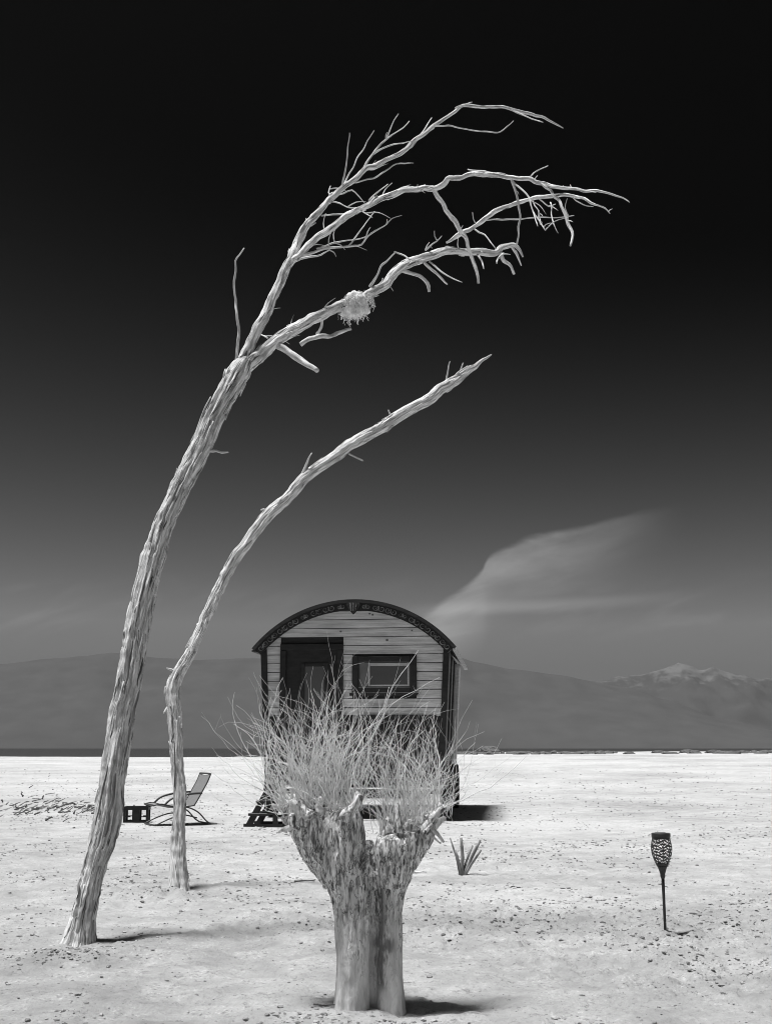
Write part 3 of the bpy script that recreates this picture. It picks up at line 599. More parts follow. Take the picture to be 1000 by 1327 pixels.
# drooping broken twigs
for P in ([(556, 1072, 6), (566, 1080, 5), (575, 1092, 3)], [(552, 1076, 4), (562, 1086, 3), (571, 1094, 1.5)], [(372, 1078, 5), (364, 1075, 4), (358, 1080, 2)]):
    MB().tube([sp(p[0], p[1], -0.01 * i) for i, p in enumerate(P)], [p[2] * K2 / 2 for p in P], 7, 0.1).build('broken_twig', M['stub'], ST, True)

# the shoots
def shoot(x0, y0, dy, ang, length, r0, bend, seed, kind=0):
    n_ = 13; P = []; p = sp(x0, y0, dy); rnd = random.Random(seed)
    a = ang; yaw = rnd.uniform(-0.35, 0.35); st_ = length / (n_ - 1)
    for j in range(n_):
        P.append(p.copy()); p = p + Vector((math.sin(a), math.sin(yaw) * 0.6 * math.cos(a), math.cos(a))) * st_
        a += bend / (n_ - 1) + rnd.gauss(0, 0.20); yaw += rnd.gauss(0, 0.16)
    return P
random.seed(23)
big = []; small = MB()
srcs = [(375, 1044), (384, 1042), (395, 1040), (404, 1040), (416, 1038), (426, 1040), (437, 1042), (448, 1044), (458, 1046), (500, 1072), (512, 1066), (522, 1064), (534, 1062), (545, 1058), (556, 1054), (566, 1052), (368, 1046)]
for i in range(470):
    x0, y0 = random.choice(srcs); x0 += random.gauss(0, 7); y0 += random.uniform(-2, 10); dy = random.uniform(-0.10, 0.14)
    c_ = (x0 - 463) / 100.0                       # shoots fan outwards from the middle
    ang = c_ * 0.10 + random.gauss(0, 0.38)
    Lp = random.triangular(55, 225, 155) * (1.08 if x0 < 470 else 1.02) * (1 - 0.25 * min(1, abs(c_)))
    if i % 5 == 0: Lp *= 0.6; ang += random.gauss(0, 0.6)
    bend = -ang * random.uniform(0.6, 2.0) + random.gauss(0, 0.7)
    if x0 > 545 and random.random() < 0.2: ang += 0.3; bend = -1.4 * random.random()
    if x0 < 392 and random.random() < 0.2: ang -= 0.4; bend = 1.2 * random.random(); Lp *= 1.05
    r0 = random.choice((0.0008, 0.001, 0.0012, 0.0016, 0.0021))
    P = shoot(x0, y0, dy, ang, Lp * K2, r0, bend, i)
    rad = [r0 * (1.3 - 0.95 * j / 12) for j in range(13)]
    if i % 8 == 0 and Lp > 70:
        MB().tube(P, [r * 1.35 for r in rad], 5, cap=False).build('shoot', M['shoot'], ST, True)
    else:
        small.tube(P, rad, 4, cap=False)
    for q_ in range(random.choice((1, 1, 2, 3))):     # forks, each with a crook of its own
        j = random.randint(1, 10); d_ = (P[j + 1] - P[j]).normalized(); sgn = random.choice((-1, 1))
        d_ = (d_ + Vector((sgn * random.uniform(0.25, 1.0), random.uniform(-0.6, 0.6), random.uniform(-0.1, 0.2)))).normalized(); l_ = random.uniform(0.02, 0.13); W = [P[j].copy()]
        for m_ in range(6):
            d_ = (d_ + Vector((random.gauss(0, 0.22), random.gauss(0, 0.22), random.gauss(0.06, 0.15)))).normalized(); W.append(W[-1] + d_ * (l_ / 6))
        small.tube(W, [rad[j] * 0.8 * (1 - 0.12 * m_) for m_ in range(7)], 3, cap=False)
# tangled low sprigs among the stubs
for i in range(70):
    x0, y0 = random.choice(srcs); dy = random.uniform(-0.10, 0.12)
    P = shoot(x0 + random.gauss(0, 8), y0 + random.uniform(0, 14), dy, random.gauss(0, 0.9), random.uniform(18, 48) * K2, 0.001, random.gauss(0, 0.8), i + 900)
    small.tube(P, [0.0012 * (1.1 - 0.06 * j) for j in range(13)], 3, cap=False)
tag(small.build('thin_shoots', M['shoot'], ST, True), kind='stuff')

# ------------------------------------------------------------------ show wagon
wp = gpt(458, 1062); WROT = R(-6.0)
WZ = wp.z
WG = empty('show_wagon', (wp.x, wp.y, WZ), WROT, 'wooden wagon with arched roof, pale plank front, black door and window', 'wagon')
WG.scale = (1.02, 1.02, 1.02)
random.seed(3)
RC, ZC = 1.88, 1.17                           # roof arc radius and the height of its centre
def inner_w(z):                              # half width of the front wall at height z
    wv = 1.19 + 0.10 * (z - 0.6) / 1.75
    r = RC - 0.07
    if z >= ZC + r: return 0.0
    if z > ZC: wv = min(wv, math.sqrt(max(r * r - (z - ZC) ** 2, 0)))
    return wv
def plank_segments(z0, z1, holes):
    segs = [(-1, 1)]                          # -1/1 stand for the wall's own slanted ends
    out = []
    cuts = sorted([(a, b_) for (a, b_, c_, d_) in holes if z0 < d_ - 0.02 and z1 > c_ + 0.02])
    x = None
    for a, b_ in cuts: out.append((x, a)); x = b_
    out.append((x, None)); return out
DOOR = (-1.08, -0.16, 0.60, 2.45); WIN = (-0.03, 0.90, 1.74, 2.27)
# backing wall
poly = [(-1.17, 0.56), (1.17, 0.56)] + [(inner_w(z) - 0.01, z) for z in (1.4, 2.0, 2.35, 2.5, 2.65, 2.8, 2.9, 2.95)] + [(-inner_w(z) + 0.01, z) for z in (2.95, 2.9, 2.8, 2.65, 2.5, 2.35, 2.0, 1.4)]
MB().prism(poly, 0.03, 0.06).build('wall_backing', M['dark'], WG)
z = 1.42; row = 0
def plank_rows(z, zend, ph, mt, name):
    while z < zend - 0.03:
        z1 = min(z + ph, zend)
        for xa, xb in plank_segments(z, z1, [DOOR, WIN]):
            za, zb = z + 0.005, z1 - 0.005
            wl0, wl1 = inner_w(za), inner_w(zb)
            l0, l1 = (-wl0, -wl1) if xa is None else (xa, xa)
            r0, r1 = (wl0, wl1) if xb is None else (xb, xb)
            if min(r0 - l0, r1 - l1) < 0.02: continue
            o_ = random.uniform(0, 0.006)
            pk = MB().prism([(l0, za), (r0, za), (r1, zb), (l1, zb)], 0.002 - o_, 0.028).build(name, mt, WG)
            for _ in range(random.choice((0, 0, 1, 2)) if mt is M['plank'] and z > 2.2 else 0):
                kx = random.uniform(max(l0, l1) + 0.05, min(r0, r1) - 0.05) if min(r0, r1) - max(l0, l1) > 0.2 else None
                if kx is not None:
                    kz = random.uniform(za + 0.03, zb - 0.03); kr = random.uniform(0.010, 0.017)
                    MB().prism([(kx + 1.3 * kr * math.cos(a), kz + kr * math.sin(a)) for a in [q_ * 0.785 for q_ in range(8)]], -0.001 - o_, 0.004 - o_).build('knot', M['knot'], pk)
        z = z1
plank_rows(1.42, 2.93, 0.126, M['plank'], 'plank')
plank_rows(0.60, 1.42, 0.137, M['dark'], 'lower_plank')
MB().box(-1.17, 1.17, -0.03, -0.012, 1.405, 1.44).build('rail', M['black'], WG)
# door
dr = MB().box(DOOR[0] + 0.06, DOOR[1] - 0.06, -0.002, 0.026, 0.62, 2.38).build('door', M['black'], WG, bevel=0.003)
for (x0, x1, z0, z1) in ((DOOR[0], DOOR[0] + 0.085, 0.6, 2.365), (DOOR[1] - 0.085, DOOR[1], 0.6, 2.365), (DOOR[0], DOOR[1], 2.37, 2.455)):
    MB().box(x0, x1, -0.035, 0.028, z0, z1).build('door_frame', M['black'], WG, bevel=0.004)
for k in range(4):
    xw = (DOOR[1] - DOOR[0] - 0.18) / 4; xx = DOOR[0] + 0.09 + k * xw
    MB().box(xx + 0.004, xx + xw - 0.004, -0.012, -0.003, 0.66, 1.36).build('panel', M['dark'], dr, bevel=0.003)
MB().box(DOOR[0] + 0.09, DOOR[1] - 0.09, -0.02, -0.003, 1.40, 1.48).build('panel', M['black'], dr, bevel=0.003)
MB().box(-0.72, -0.43, -0.010, -0.0035, 1.55, 2.13).build('pane', M['glass'], dr)
for (x0, x1, z0, z1) in ((-0.77, -0.72, 1.5, 2.18), (-0.43, -0.38, 1.5, 2.18), (-0.718, -0.432, 2.13, 2.18), (-0.718, -0.432, 1.5, 1.55)):
    MB().box(x0, x1, -0.026, -0.004, z0, z1).build('pane_frame', M['black'], dr, bevel=0.003)
MB().lathe([(0.001, 0), (0.02, 0.004), (0.022, 0.014), (0.001, 0.022)], (0, 0, 0), 10)
MB().box(-0.30, -0.27, -0.06, -0.003, 1.25, 1.33).build('handle', M['steel'], dr, bevel=0.005)
# window
wi = MB().box(WIN[0] + 0.07, WIN[1] - 0.07, 0.006, 0.016, WIN[2] + 0.07, WIN[3] - 0.07).build('window', M['glass'], WG)
for (x0, x1, z0, z1) in ((WIN[0], WIN[0] + 0.09, WIN[2], WIN[3]), (WIN[1] - 0.09, WIN[1], WIN[2], WIN[3]), (WIN[0] + 0.092, WIN[1] - 0.092, WIN[3] - 0.07, WIN[3]), (WIN[0] + 0.092, WIN[1] - 0.092, WIN[2], WIN[2] + 0.09)):
    MB().box(x0, x1, -0.04, 0.028, z0, z1).build('window_frame', M['black'], wi, bevel=0.005)
for (x0, x1, z0, z1) in ((0.20, 0.225, 1.842, 2.18), (0.765, 0.79, 1.842, 2.18), (0.227, 0.763, 2.135, 2.175), (0.227, 0.763, 1.842, 1.865)):
    MB().box(x0, x1, -0.012, 0.004, z0, z1).build('sash', M['trim'], wi, bevel=0.003)
MB().box(WIN[0] + 0.11, 0.198, -0.008, 0.003, 1.842, 2.18).build('sash', M['side'], wi)
MB().box(WIN[0] - 0.03, WIN[1] + 0.03, -0.065, -0.0405, WIN[2] - 0.03, WIN[2] + 0.012).build('sill', M['black'], wi, bevel=0.004)
# corner posts, side walls, back wall
def slant(x0b, x1b, x0t, x1t, y0, y1, z0, z1):
    return MB().add([(x0b, y0, z0), (x1b, y0, z0), (x1b, y1, z0), (x0b, y1, z0), (x0t, y0, z1), (x1t, y0, z1), (x1t, y1, z1), (x0t, y1, z1)], [(3, 2, 1, 0), (4, 5, 6, 7), (0, 1, 5, 4), (1, 2, 6, 5), (2, 3, 7, 6), (3, 0, 4, 7)])
WL = 4.1
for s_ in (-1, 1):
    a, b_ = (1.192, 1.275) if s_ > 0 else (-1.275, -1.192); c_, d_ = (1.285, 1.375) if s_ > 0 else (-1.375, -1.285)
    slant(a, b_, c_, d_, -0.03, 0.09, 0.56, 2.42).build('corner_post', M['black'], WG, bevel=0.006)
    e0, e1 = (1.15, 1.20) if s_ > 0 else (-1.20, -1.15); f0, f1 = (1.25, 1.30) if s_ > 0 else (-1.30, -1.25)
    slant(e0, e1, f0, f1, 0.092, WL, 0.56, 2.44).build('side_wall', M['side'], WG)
    for yb in (0.9, 1.8, 2.7):
        x0, x1 = (1.201, 1.225) if s_ > 0 else (-1.225, -1.201)
        slant(x0, x1, x0 + s_ * 0.1, x1 + s_ * 0.1, yb, yb + 0.05, 0.58, 2.40).build('batten', M['dark'], WG)
    x0, x1 = (1.201, 1.26) if s_ > 0 else (-1.26, -1.201)
    slant(x0, x1, x0 + s_ * 0.1, x1 + s_ * 0.1, WL - 0.6, WL - 0.02, 0.58, 2.40).build('rear_corner_board', M['trim'], WG)
    slant(x0, x1, x0 + s_ * 0.1, x1 + s_ * 0.1, 0.30, 0.36, 0.9, 2.40).build('batten', M['trim'], WG)
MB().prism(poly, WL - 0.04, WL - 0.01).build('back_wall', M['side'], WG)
# roof and carved fascia
def arc(r0, r1, a0, a1, y0, y1, n_=28):
    P = []; Q = []
    for i in range(n_ + 1):
        a = a0 + (a1 - a0) * i / n_; P.append((r1 * math.sin(a), ZC + r1 * math.cos(a))); Q.append((r0 * math.sin(a), ZC + r0 * math.cos(a)))
    mb = MB(); vs = []; fs = []
    for (x, z_), (x2, z2) in zip(P, Q): vs += [(x, y0, z_), (x, y1, z_), (x2, y0, z2), (x2, y1, z2)]
    for i in range(n_):
        k = 4 * i; m_ = k + 4
        fs += [(k, k + 1, m_ + 1, m_), (k + 2, m_ + 2, m_ + 3, k + 3), (k, m_, m_ + 2, k + 2), (k + 1, k + 3, m_ + 3, m_ + 1)]
    fs += [(0, 2, 3, 1), (4 * n_, 4 * n_ + 1, 4 * n_ + 3, 4 * n_ + 2)]
    return mb.add(vs, fs)
HA = math.asin(1.45 / 1.9)
rf = arc(1.862, 1.90, -HA, HA, -0.10, WL + 0.12, 40).build('roof', M['roof'], WG)
arc(1.755, 1.896, -HA - 0.004, HA + 0.004, -0.135, -0.102, 48).build('fascia', M['black'], rf)
arc(1.865, 1.912, -HA - 0.012, HA + 0.012, -0.16, -0.137, 48).build('fascia_rim', M['dark'], rf)
for s_ in (-1, 1):
    x = s_ * 1.9 * math.sin(HA); zz = ZC + 1.9 * math.cos(HA)
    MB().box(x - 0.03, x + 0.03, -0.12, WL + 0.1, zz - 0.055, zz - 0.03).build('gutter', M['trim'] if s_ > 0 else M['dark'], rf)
def curl(cx, cz, r, a0, turn, y=-0.14):
    P = []
    for j in range(15):
        t_ = j / 14; rr = r * (1 - 0.75 * t_); a = a0 + turn * t_; P.append(Vector((cx + rr * math.cos(a), y, cz + rr * math.sin(a))))
    return P
for k in range(-8, 9):
    if k == 0: continue
    a = HA * (k / 8.6) ; r_ = 1.815; cx, cz = r_ * math.sin(a), ZC + r_ * math.cos(a); t_ = -a
    sc_ = MB()
    rr = 0.047 if abs(k) in (2, 3, 5, 6, 7, 8) else 0.03
    for sg in (-1, 1):
        P = curl(cx + sg * rr * math.cos(t_), cz + sg * rr * math.sin(t_), rr * 0.95, t_ + (math.pi if sg > 0 else 0), sg * 7.5)
        sc_.tube(P, [0.009 - 0.0045 * j / 14 for j in range(15)], 5)
    sc_.box(cx - 0.012, cx + 0.012, -0.146, -0.1345, cz - 0.03, cz + 0.03)
    sc_.build('scroll_ornament', M['scroll'], rf)
ko = MB().prism([(-0.10, 3.0), (-0.085, 3.045), (0.085, 3.045), (0.10, 3.0), (0.05, 2.91), (0, 2.86), (-0.05, 2.91)], -0.165, -0.136).build('keystone', M['dark'], rf)
for s_ in (-1, 0, 1):
    MB().prism([(s_ * 0.045 - 0.013, 3.03), (s_ * 0.045 + 0.013, 3.03), (s_ * 0.03 + 0.006, 2.91), (s_ * 0.03 - 0.006, 2.91)], -0.176, -0.1655).build('flute', M['scroll'], ko)
# chassis
MB().box(-1.17, 1.17, -0.02, WL, 0.46, 0.555).build('floor_frame', M['dark'], WG)
for s_ in (-1, 1):
    MB().box(s_ * 0.55 - 0.05, s_ * 0.55 + 0.05, -0.25, WL - 0.1, 0.34, 0.455).build('chassis_beam', M['steel'], WG)
MB().box(-0.72, 1.1, -0.36, -0.26, 0.30, 0.385).build('bumper_board', M['dark'], WG, bevel=0.006)
MB().box(-0.72, 1.1, -0.37, -0.255, 0.388, 0.402).build('footboard', M['dark'], WG)
MB().box(-0.05, 0.05, -1.1, -0.372, 0.30, 0.36).build('drawbar', M['steel'], WG)
MB().box(-0.035, 0.035, -1.08, -1.01, 0.0, 0.298).build('prop_leg', M['steel'], WG)
def wheel(x, y):
    r_ = 0.36; W = MB()
    prof = [(0.27, -0.055), (0.335, -0.06), (0.36, -0.04), (0.362, 0.04), (0.335, 0.06), (0.27, 0.055), (0.27, -0.055)]
    W.lathe(prof, (0, 0, 0), 32); Mx = Matrix.Translation((x, y, r_)) @ Matrix.Rotation(math.pi / 2, 4, 'Y')
    W.v = [tuple(Mx @ Vector(p)) for p in W.v]
    wo = W.build('wheel', M['rubber'], WG, True)
    sp_ = MB(); sp_.lathe([(0.001, -0.07), (0.055, -0.065), (0.06, 0.065), (0.001, 0.07)], (0, 0, 0), 16)
    for k in range(10):
        a = k * math.pi / 5; sp_.tube([Vector((0.05 * math.cos(a), 0.05 * math.sin(a), 0)), Vector((0.275 * math.cos(a), 0.275 * math.sin(a), 0))], [0.018, 0.014], 6)
    sp_.lathe([(0.245, -0.03), (0.272, -0.03), (0.272, 0.03), (0.245, 0.03), (0.245, -0.03)], (0, 0, 0), 28)
    sp_.v = [tuple(Mx @ Vector(p)) for p in sp_.v]; sp_.build('spokes', M['steel'], wo)
for s_ in (-1, 1):
    for y in (0.55, 3.3): wheel(s_ * 1.27, y)
for y in (0.55, 3.3): MB().tube([Vector((-1.25, y, 0.36)), Vector((1.25, y, 0.36))], [0.035, 0.035], 8).build('axle', M['steel'], WG)

# steps beside the wagon
sb = gpt(345, 1072)
STP = empty('wooden_steps', sb, R(-8), 'low black wooden steps set at the front corner of the wagon', 'steps')
for yy_ in (0.0, 0.55):
    MB().prism([(-0.29, 0.0), (-0.20, 0.0), (0.07, 0.50), (0.0, 0.52)], yy_ - 0.02, yy_ + 0.02).build('stringer', M['black'], STP, bevel=0.003)
    MB().prism([(0.09, 0.0), (0.16, 0.0), (0.10, 0.50), (0.074, 0.50)], yy_ - 0.019, yy_ + 0.019).build('leg', M['black'], STP, bevel=0.003)
    MB().box(-0.30, 0.20, yy_ - 0.018, yy_ + 0.018, 0.001, 0.04).build('foot_rail', M['black'], STP)
for k in range(3):
    MB().box(-0.24 + 0.10 * k, 0.02 + 0.05 * k, -0.03, 0.58, 0.14 + 0.16 * k, 0.175 + 0.16 * k).build('tread', M['black'], STP, bevel=0.004)

# ------------------------------------------------------------------ lounge chair
cb = gpt(236, 1069)
CH = empty('lounge_chair', cb, R(180 + 25), 'folding lounge chair with grey sling back beside the wagon', 'chair')   # local +x is the sitter's forward
def ctube(name, P, r=0.009, parent=CH, mt='steel', n_=5):
    Q = [Vector(q_) for q_ in catmull(P, n_)]
    return MB().tube(Q, [r] * len(Q), 8).build(name, M[mt], parent, True)
HWc = 0.26
def slingp(name, prof):
    mb = MB(); vs = []; fs = []; m_ = 7
    for (x, z_) in prof:
        for k in range(m_):
            t_ = k / (m_ - 1) * 2 - 1; vs.append((x, t_ * (HWc - 0.02), z_ - 0.02 * (1 - t_ * t_)))
    n0 = len(vs)
    vs += [(a + 0.006, b_, c_ - 0.006) for a, b_, c_ in vs]
    for i in range(len(prof) - 1):
        for k in range(m_ - 1):
            q_ = i * m_ + k; fs += [(q_, q_ + 1, q_ + 1 + m_, q_ + m_), (n0 + q_, n0 + q_ + m_, n0 + q_ + 1 + m_, n0 + q_ + 1)]
    return mb.add(vs, fs).build(name, M['sling'], CH, True)
back = [(-0.30, 0.67), (-0.26, 0.57), (-0.20, 0.46), (-0.14, 0.35), (-0.09, 0.27)]
seat = [(-0.08, 0.262), (0.05, 0.245), (0.20, 0.25), (0.36, 0.285), (0.46, 0.27)]
slingp('backrest', back); slingp('seat', seat)
for s_ in (-1, 1):
    y = s_ * HWc
    ctube('side_rail', [(x, y, z_) for x, z_ in back + seat])
    ctube('rear_leg', [(0.16, y * 1.06, 0.24), (0.0, y * 1.06, 0.235), (-0.14, y * 1.06, 0.17), (-0.25, y * 1.06, 0.06), (-0.33, y * 1.06, 0.008)])
    ctube('front_leg', [(-0.12, y * 1.1, 0.10), (0.06, y * 1.1, 0.14), (0.24, y * 1.1, 0.10), (0.44, y * 1.1, 0.015)])
    ctube('armrest', [(-0.18, y * 1.12, 0.42), (0.0, y * 1.12, 0.41), (0.22, y * 1.12, 0.36), (0.33, y * 1.12, 0.27)], 0.014)
ctube('cross_bar', [(-0.30, -HWc, 0.67), (-0.305, 0, 0.672), (-0.30, HWc, 0.67)], 0.012); ctube('cross_bar', [(0.46, -HWc, 0.27), (0.46, HWc, 0.27)], 0.012)
ctube('foot_bar', [(-0.33, -HWc * 1.06, 0.012), (-0.33, HWc * 1.06, 0.012)], 0.012); ctube('foot_bar', [(0.44, -HWc * 1.1, 0.015), (0.44, HWc * 1.1, 0.015)], 0.012)
ctube('runner', [(-0.40, HWc * 1.07, 0.012), (0.05, HWc * 1.07, 0.012)], 0.010)

# ------------------------------------------------------------------ crate
kb = gpt(177, 1066); KS = kb.y / F
CR = empty('bottle_crate', kb, R(4), 'small black plastic crate with square side openings beside the lounge chair', 'crate')
w2, d2, h2 = 15.5 * KS, 0.12, 19.5 * KS
for (z0, z1, nm) in ((0.0, 0.028, 'bottom_rim'), (h2 - 0.045, h2, 'top_rim')):
    mb = MB(); mb.box(-w2, w2, -d2, -d2 + 0.02, z0, z1); mb.box(-w2, w2, d2 - 0.02, d2, z0, z1); mb.box(-w2, -w2 + 0.02, -d2 + 0.021, d2 - 0.021, z0, z1); mb.box(w2 - 0.02, w2, -d2 + 0.021, d2 - 0.021, z0, z1)
    mb.build(nm, M['crate'], CR)
for sx_ in (-1, 1):
    for sy_ in (-1, 1):
        x0 = -w2 if sx_ < 0 else w2 - 0.035; y0 = -d2 + 0.002 if sy_ < 0 else d2 - 0.037
        MB().box(x0 + 0.001, x0 + 0.034, y0, y0 + 0.035, 0.029, h2 - 0.046).build('corner_post', M['crate'], CR)
for sy_ in (-1, 1):
    y0 = sy_ * (d2 - 0.012)
    MB().box(-0.05, 0.05, y0 - 0.008, y0 + 0.008, 0.029, h2 - 0.046).build('side_panel', M['crate'], CR)
    for xx in (-0.105, 0.105): MB().box(xx - 0.035, xx + 0.035, y0 - 0.007, y0 + 0.007, 0.075, 0.088).build('side_slat', M['crate'], CR)
MB().box(-w2 + 0.021, w2 - 0.021, -d2 + 0.021, d2 - 0.021, 0.006, 0.014).build('base', M['crate'], CR)

# ------------------------------------------------------------------ garden torch
tb = gpt(862, 1212); TK = tb.y / F
TO = empty('garden_torch', tb, 0, 'black garden torch on a stake with pierced metal bowl', 'torch')
Ht = (at(858, 1080, tb.y) - tb).z; zb = (at(858, 1122, tb.y) - tb).z; zf = (at(859, 1136, tb.y) - tb).z
MB().tube([Vector((0, 0, -0.08)), Vector((0, 0, zf * 0.5)), Vector((0, 0, zf))], [0.0075, 0.008, 0.009], 10).build('stake', M['iron'], TO, True)
MB().lathe([(0.0095, zf - 0.012), (0.014, zf), (0.0135, zf + 0.012), (0.024, zb - 0.012), (0.032, zb), (0.028, zb + 0.001), (0.004, zb - 0.01)], (0, 0, 0), 24).build('socket', M['iron'], TO, True)
nrow, nseg = 34, 72
zt = Ht - 0.02
def bowl_r(t_): return 0.032 + (0.0585 - 0.032) * math.sin(min(1, t_ / 0.62) * math.pi / 2) - 0.0085 * ss(0.62, 1.0, t_)
prof = [(bowl_r(i / nrow), zb + (zt - zb) * i / nrow) for i in range(nrow + 1)]
def hole(i, k):
    if i < 2 or i > nrow - 3: return False
    a = 2 * math.pi * k / nseg * 9; b_ = 2 * math.pi * i / nrow * 4.5
    f_ = math.sin(a + 1.3 * math.sin(b_)) * math.sin(b_ + 0.9 * math.sin(a * 0.5))
    return f_ > 0.22 or f_ < -0.6
bo = MB().lathe(prof, (0, 0, 0), nseg, hole).build('bowl', M['iron'], TO)
so_ = bo.modifiers.new('thickness', 'SOLIDIFY'); so_.thickness = 0.0015
MB().lathe([(0.001, Ht - 0.022), (0.050, Ht - 0.022), (0.0525, Ht - 0.019), (0.0525, Ht - 0.002), (0.050, Ht), (0.001, Ht + 0.001)], (0, 0, 0), 32).build('cap', M['iron'], TO)
MB().box(-0.028, 0.028, -0.028, 0.028, Ht + 0.0015, Ht + 0.003).build('solar_panel', M['glass'], TO)

# ------------------------------------------------------------------ dry stalks, sticks, rocks
pb = gpt(599, 1134)
PL = empty('dry_stalk_clump', pb, 0, 'clump of cut dry stalks poking out of the pale ground', 'plant')
PKs = pb.y / F
for (xa, ya, xb, yb, w_, dy) in ((596, 1136, 583, 1086, 2.4, 0), (598, 1136, 597, 1086, 4.6, 0.02), (601, 1136, 622, 1089, 4.4, -0.05), (599, 1136, 612, 1096, 3, 0.06), (597, 1136, 590, 1102, 3, -0.06), (595, 1136, 591, 1110, 2, 0.08), (602, 1136, 607, 1104, 2.4, 0.1), (601, 1137, 623, 1102, 3.4, -0.1), (598, 1136, 586, 1098, 1.6, 0.1)):
    a_, c_ = at(xa, ya, pb.y) - pb, at(xb, yb, pb.y + dy) - pb; mid = a_.lerp(c_, 0.5) + Vector((0.01 * (1 if xb < 599 else -1), 0, -0.005))
    r_ = w_ * PKs / 2
    MB().tube([a_, a_.lerp(mid, 0.5), mid, mid.lerp(c_, 0.5), c_], [r_ * 1.1, r_ * 1.1, r_, r_ * 0.9, r_ * 0.75], 7, 0.15).build('stalk', M['stalk'], PL, True)

def stick(px, py, length, r, rz, tilt, mt, label, group, seed):
    p = gpt(px, py); rnd = random.Random(seed); P = []
    o = empty('driftwood_stick', p, rz, label, 'stick', group)
    for j in range(7):
        t_ = j / 6; P.append(Vector((length * (t_ - 0.5), rnd.uniform(-1, 1) * length * 0.09, r * 0.8 + max(0, tilt) * length * t_ + rnd.uniform(-0.3, 0.5) * r)))
    mb = MB().tube(P, [r * (1.1 - 0.5 * j / 6) for j in range(7)], 7, 0.25, 1.5, 6, seed)
    bpy.data.objects.remove(o)
    ob = mb.build('driftwood_stick', mt, None, True); ob.location = p; ob.rotation_euler = (0, 0, rz); tag(ob, label, 'stick', group); 
    if rnd.random() < 0.6 and length > 0.25:
        j = rnd.randint(2, 4); d_ = Vector((rnd.choice((-1, 1)) * 0.6, rnd.choice((-1, 1)) * 0.5, rnd.uniform(0.1, 0.8))).normalized()
        MB().tube([P[j], P[j] + d_ * length * 0.2, P[j] + d_ * length * 0.35 + Vector((0, 0, 0.01))], [r * 0.6, r * 0.45, r * 0.25], 6).build('side_twig', mt, ob, True)
    return ob
random.seed(31)
for i in range(130):
    px, py = random.uniform(-8, 132), random.gauss(1047, 6)
    if i > 112: px, py = random.uniform(0, 310), random.uniform(996, 1066)
    if 135 < px < 215 and py > 1030: px -= 125
    dk = random.random() < 0.6; lg = random.uniform(0.05, 0.2)
    stick(px, py, lg, random.uniform(0.006, 0.016), random.uniform(-1.5, 1.5), random.choice((0, 0.1, 0.25, 0.5)), M['driftdark'] if dk else M['drift'], ('dark' if dk else 'pale grey') + (' long' if lg > 0.12 else ' short') + ' driftwood stick strewn on the flat around the leaning tree', 'driftwood strewn over the flat', i)
stick(540, 1132, 0.16, 0.009, 0.1, 0.02, M['stub'], 'pale short stick lying on the ground near the dry stalks', None, 101)
stick(395, 1147, 0.17, 0.006, 0.3, 0.02, M['driftdark'], 'thin dark stick lying left of the pollarded stump', None, 102)
stick(424, 1305, 0.12, 0.004, -0.25, 0.05, M['driftdark'], 'short dark twig lying at the foot of the pollarded stump', None, 103)

# rocks along the far shore
rocks = []
for k in range(3):
    bm = bmesh.new(); bmesh.ops.create_icosphere(bm, subdivisions=2, radius=1)
    for vv in bm.verts: vv.co *= 1 + 0.45 * noise.noise(vv.co * 1.3 + Vector((k * 7, 0, 0)))
    me = bpy.data.meshes.new('shore_rock'); bm.to_mesh(me); bm.free(); me.materials.append(M['rock']); rocks.append(me)
random.seed(41)
px = 596
while px < 1010:
    if not (800 < px < 920 and random.random() < 0.75):
        ww = px / 1000; Yk = random.uniform(92, 100); p = at(px, 970, Yk); xk = p.x
        o = bpy.data.objects.new('shore_rock', random.choice(rocks)); COL.objects.link(o); o.location = (xk, Yk, hground(xk, Yk) + 0.03)
        o.scale = (random.uniform(0.2, 0.8), random.uniform(0.2, 0.4), random.uniform(0.12, 0.26)); o.rotation_euler = (0, 0, random.uniform(-0.3, 0.3))
        tag(o, 'low dark rock in the broken line along the far shore', 'rock', 'rocks along the far shore')
    px += random.uniform(5, 10)
hp = at(636, 974, 112); hp.z = hground(hp.x, 112)
hm_ = bpy.data.objects.new('rubble_mound', rocks[0]); COL.objects.link(hm_); hm_.location = (hp.x, 112, hp.z + 0.15); hm_.scale = (1.1, 0.7, 0.45); tag(hm_, 'small dark mound standing up from the far shoreline', 'mound')

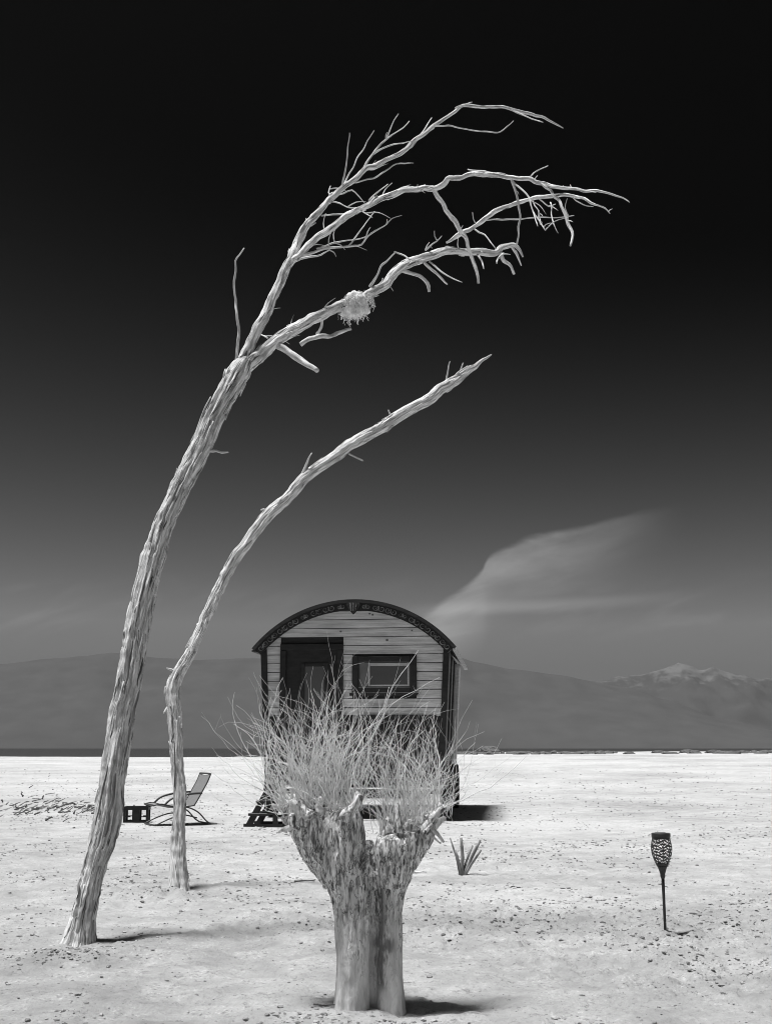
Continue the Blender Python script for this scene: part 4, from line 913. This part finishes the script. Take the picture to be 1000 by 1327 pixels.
# ------------------------------------------------------------------ loose clods and debris on the flat
def clods(name, n, seed, smin, smax, shades, flat, material, label, el=1.0, patchy=0.0):
    rnd = random.Random(seed); mb = MB()
    t = (1 + 5 ** 0.5) / 2
    iv = [Vector(p).normalized() for p in ((-1, t, 0), (1, t, 0), (-1, -t, 0), (1, -t, 0), (0, -1, t), (0, 1, t), (0, -1, -t), (0, 1, -t), (t, 0, -1), (t, 0, 1), (-t, 0, -1), (-t, 0, 1))]
    fi = [(0, 11, 5), (0, 5, 1), (0, 1, 7), (0, 7, 10), (0, 10, 11), (1, 5, 9), (5, 11, 4), (11, 10, 2), (10, 7, 6), (7, 1, 8), (3, 9, 4), (3, 4, 2), (3, 2, 6), (3, 6, 8), (3, 8, 9), (4, 9, 5), (2, 4, 11), (6, 2, 10), (8, 6, 7), (9, 8, 1)]
    k = 0; tries = 0
    while k < n and tries < n * 12:
        tries += 1
        iy = rnd.uniform(1 / 45.0, 1 / 2.6) if rnd.random() < 0.75 else rnd.uniform(1 / 60.0, 1 / 9.0); y = 1 / iy
        x = rnd.uniform(-0.42, 0.42) * (y + 1.2)
        pt = 0.6 * fbm(x * 0.45 + 7, y * 0.45, 5, 3) + 0.5 * fbm(x * 1.8, y * 1.1, 9, 3)
        if rnd.random() > ss(-0.25 + patchy, 0.45 + patchy, pt) + 0.03: continue
        s_ = smin * (smax / smin) ** (rnd.random() ** 2.2) * (1 + y * 0.05)
        rz = rnd.uniform(-0.6, 0.6) if el > 1 else rnd.uniform(0, 6.28); c, sn = math.cos(rz), math.sin(rz); ee = rnd.uniform(1, el)
        z = hground(x, y); vs = []
        for q_ in iv:
            w_ = s_ * rnd.uniform(0.7, 1.25); a, b_ = q_.x * w_ * ee, q_.y * w_
            vs.append((x + a * c - b_ * sn, y + a * sn + b_ * c, z + s_ * flat * 0.35 + q_.z * w_ * flat))
        mb.add(vs, fi, rnd.uniform(*shades)); k += 1
    for bx_, by_, sd_, m_ in ((-1.57, 5.95, 0.17, 130), (-1.49, 8.33, 0.2, 90), (-0.055, 4.40, 0.2, 160), (-4.6, 17.3, 0.9, 160), (-5.5, 18.2, 1.2, 160)):
        for _ in range(m_):
            x, y = rnd.gauss(bx_, sd_), rnd.gauss(by_, sd_ * 0.8); s_ = smin * (smax / smin) ** (rnd.random() ** 1.3) * (1 + by_ * 0.05); rz = rnd.uniform(0, 6.28); c, sn = math.cos(rz), math.sin(rz); ee = rnd.uniform(1, el); z = hground(x, y); vs = []
            for q_ in iv:
                w_ = s_ * rnd.uniform(0.7, 1.25); a, b_ = q_.x * w_ * ee, q_.y * w_
                vs.append((x + a * c - b_ * sn, y + a * sn + b_ * c, z + s_ * flat * 0.35 + q_.z * w_ * flat))
            mb.add(vs, fi, rnd.uniform(*shades))
    return tag(mb.build(name, material), label=label, kind='stuff')
clods('loose_clods', 17000, 1, 0.0022, 0.012, (0.18, 0.42), 0.6, M['clod'], 'loose pale clods of dried mud on the ground')
clods('dark_debris', 24000, 2, 0.0012, 0.0075, (0.04, 0.26), 0.5, M['debris'], 'dark crumbs and plant debris scattered over the ground', el=2.2, patchy=0.05)
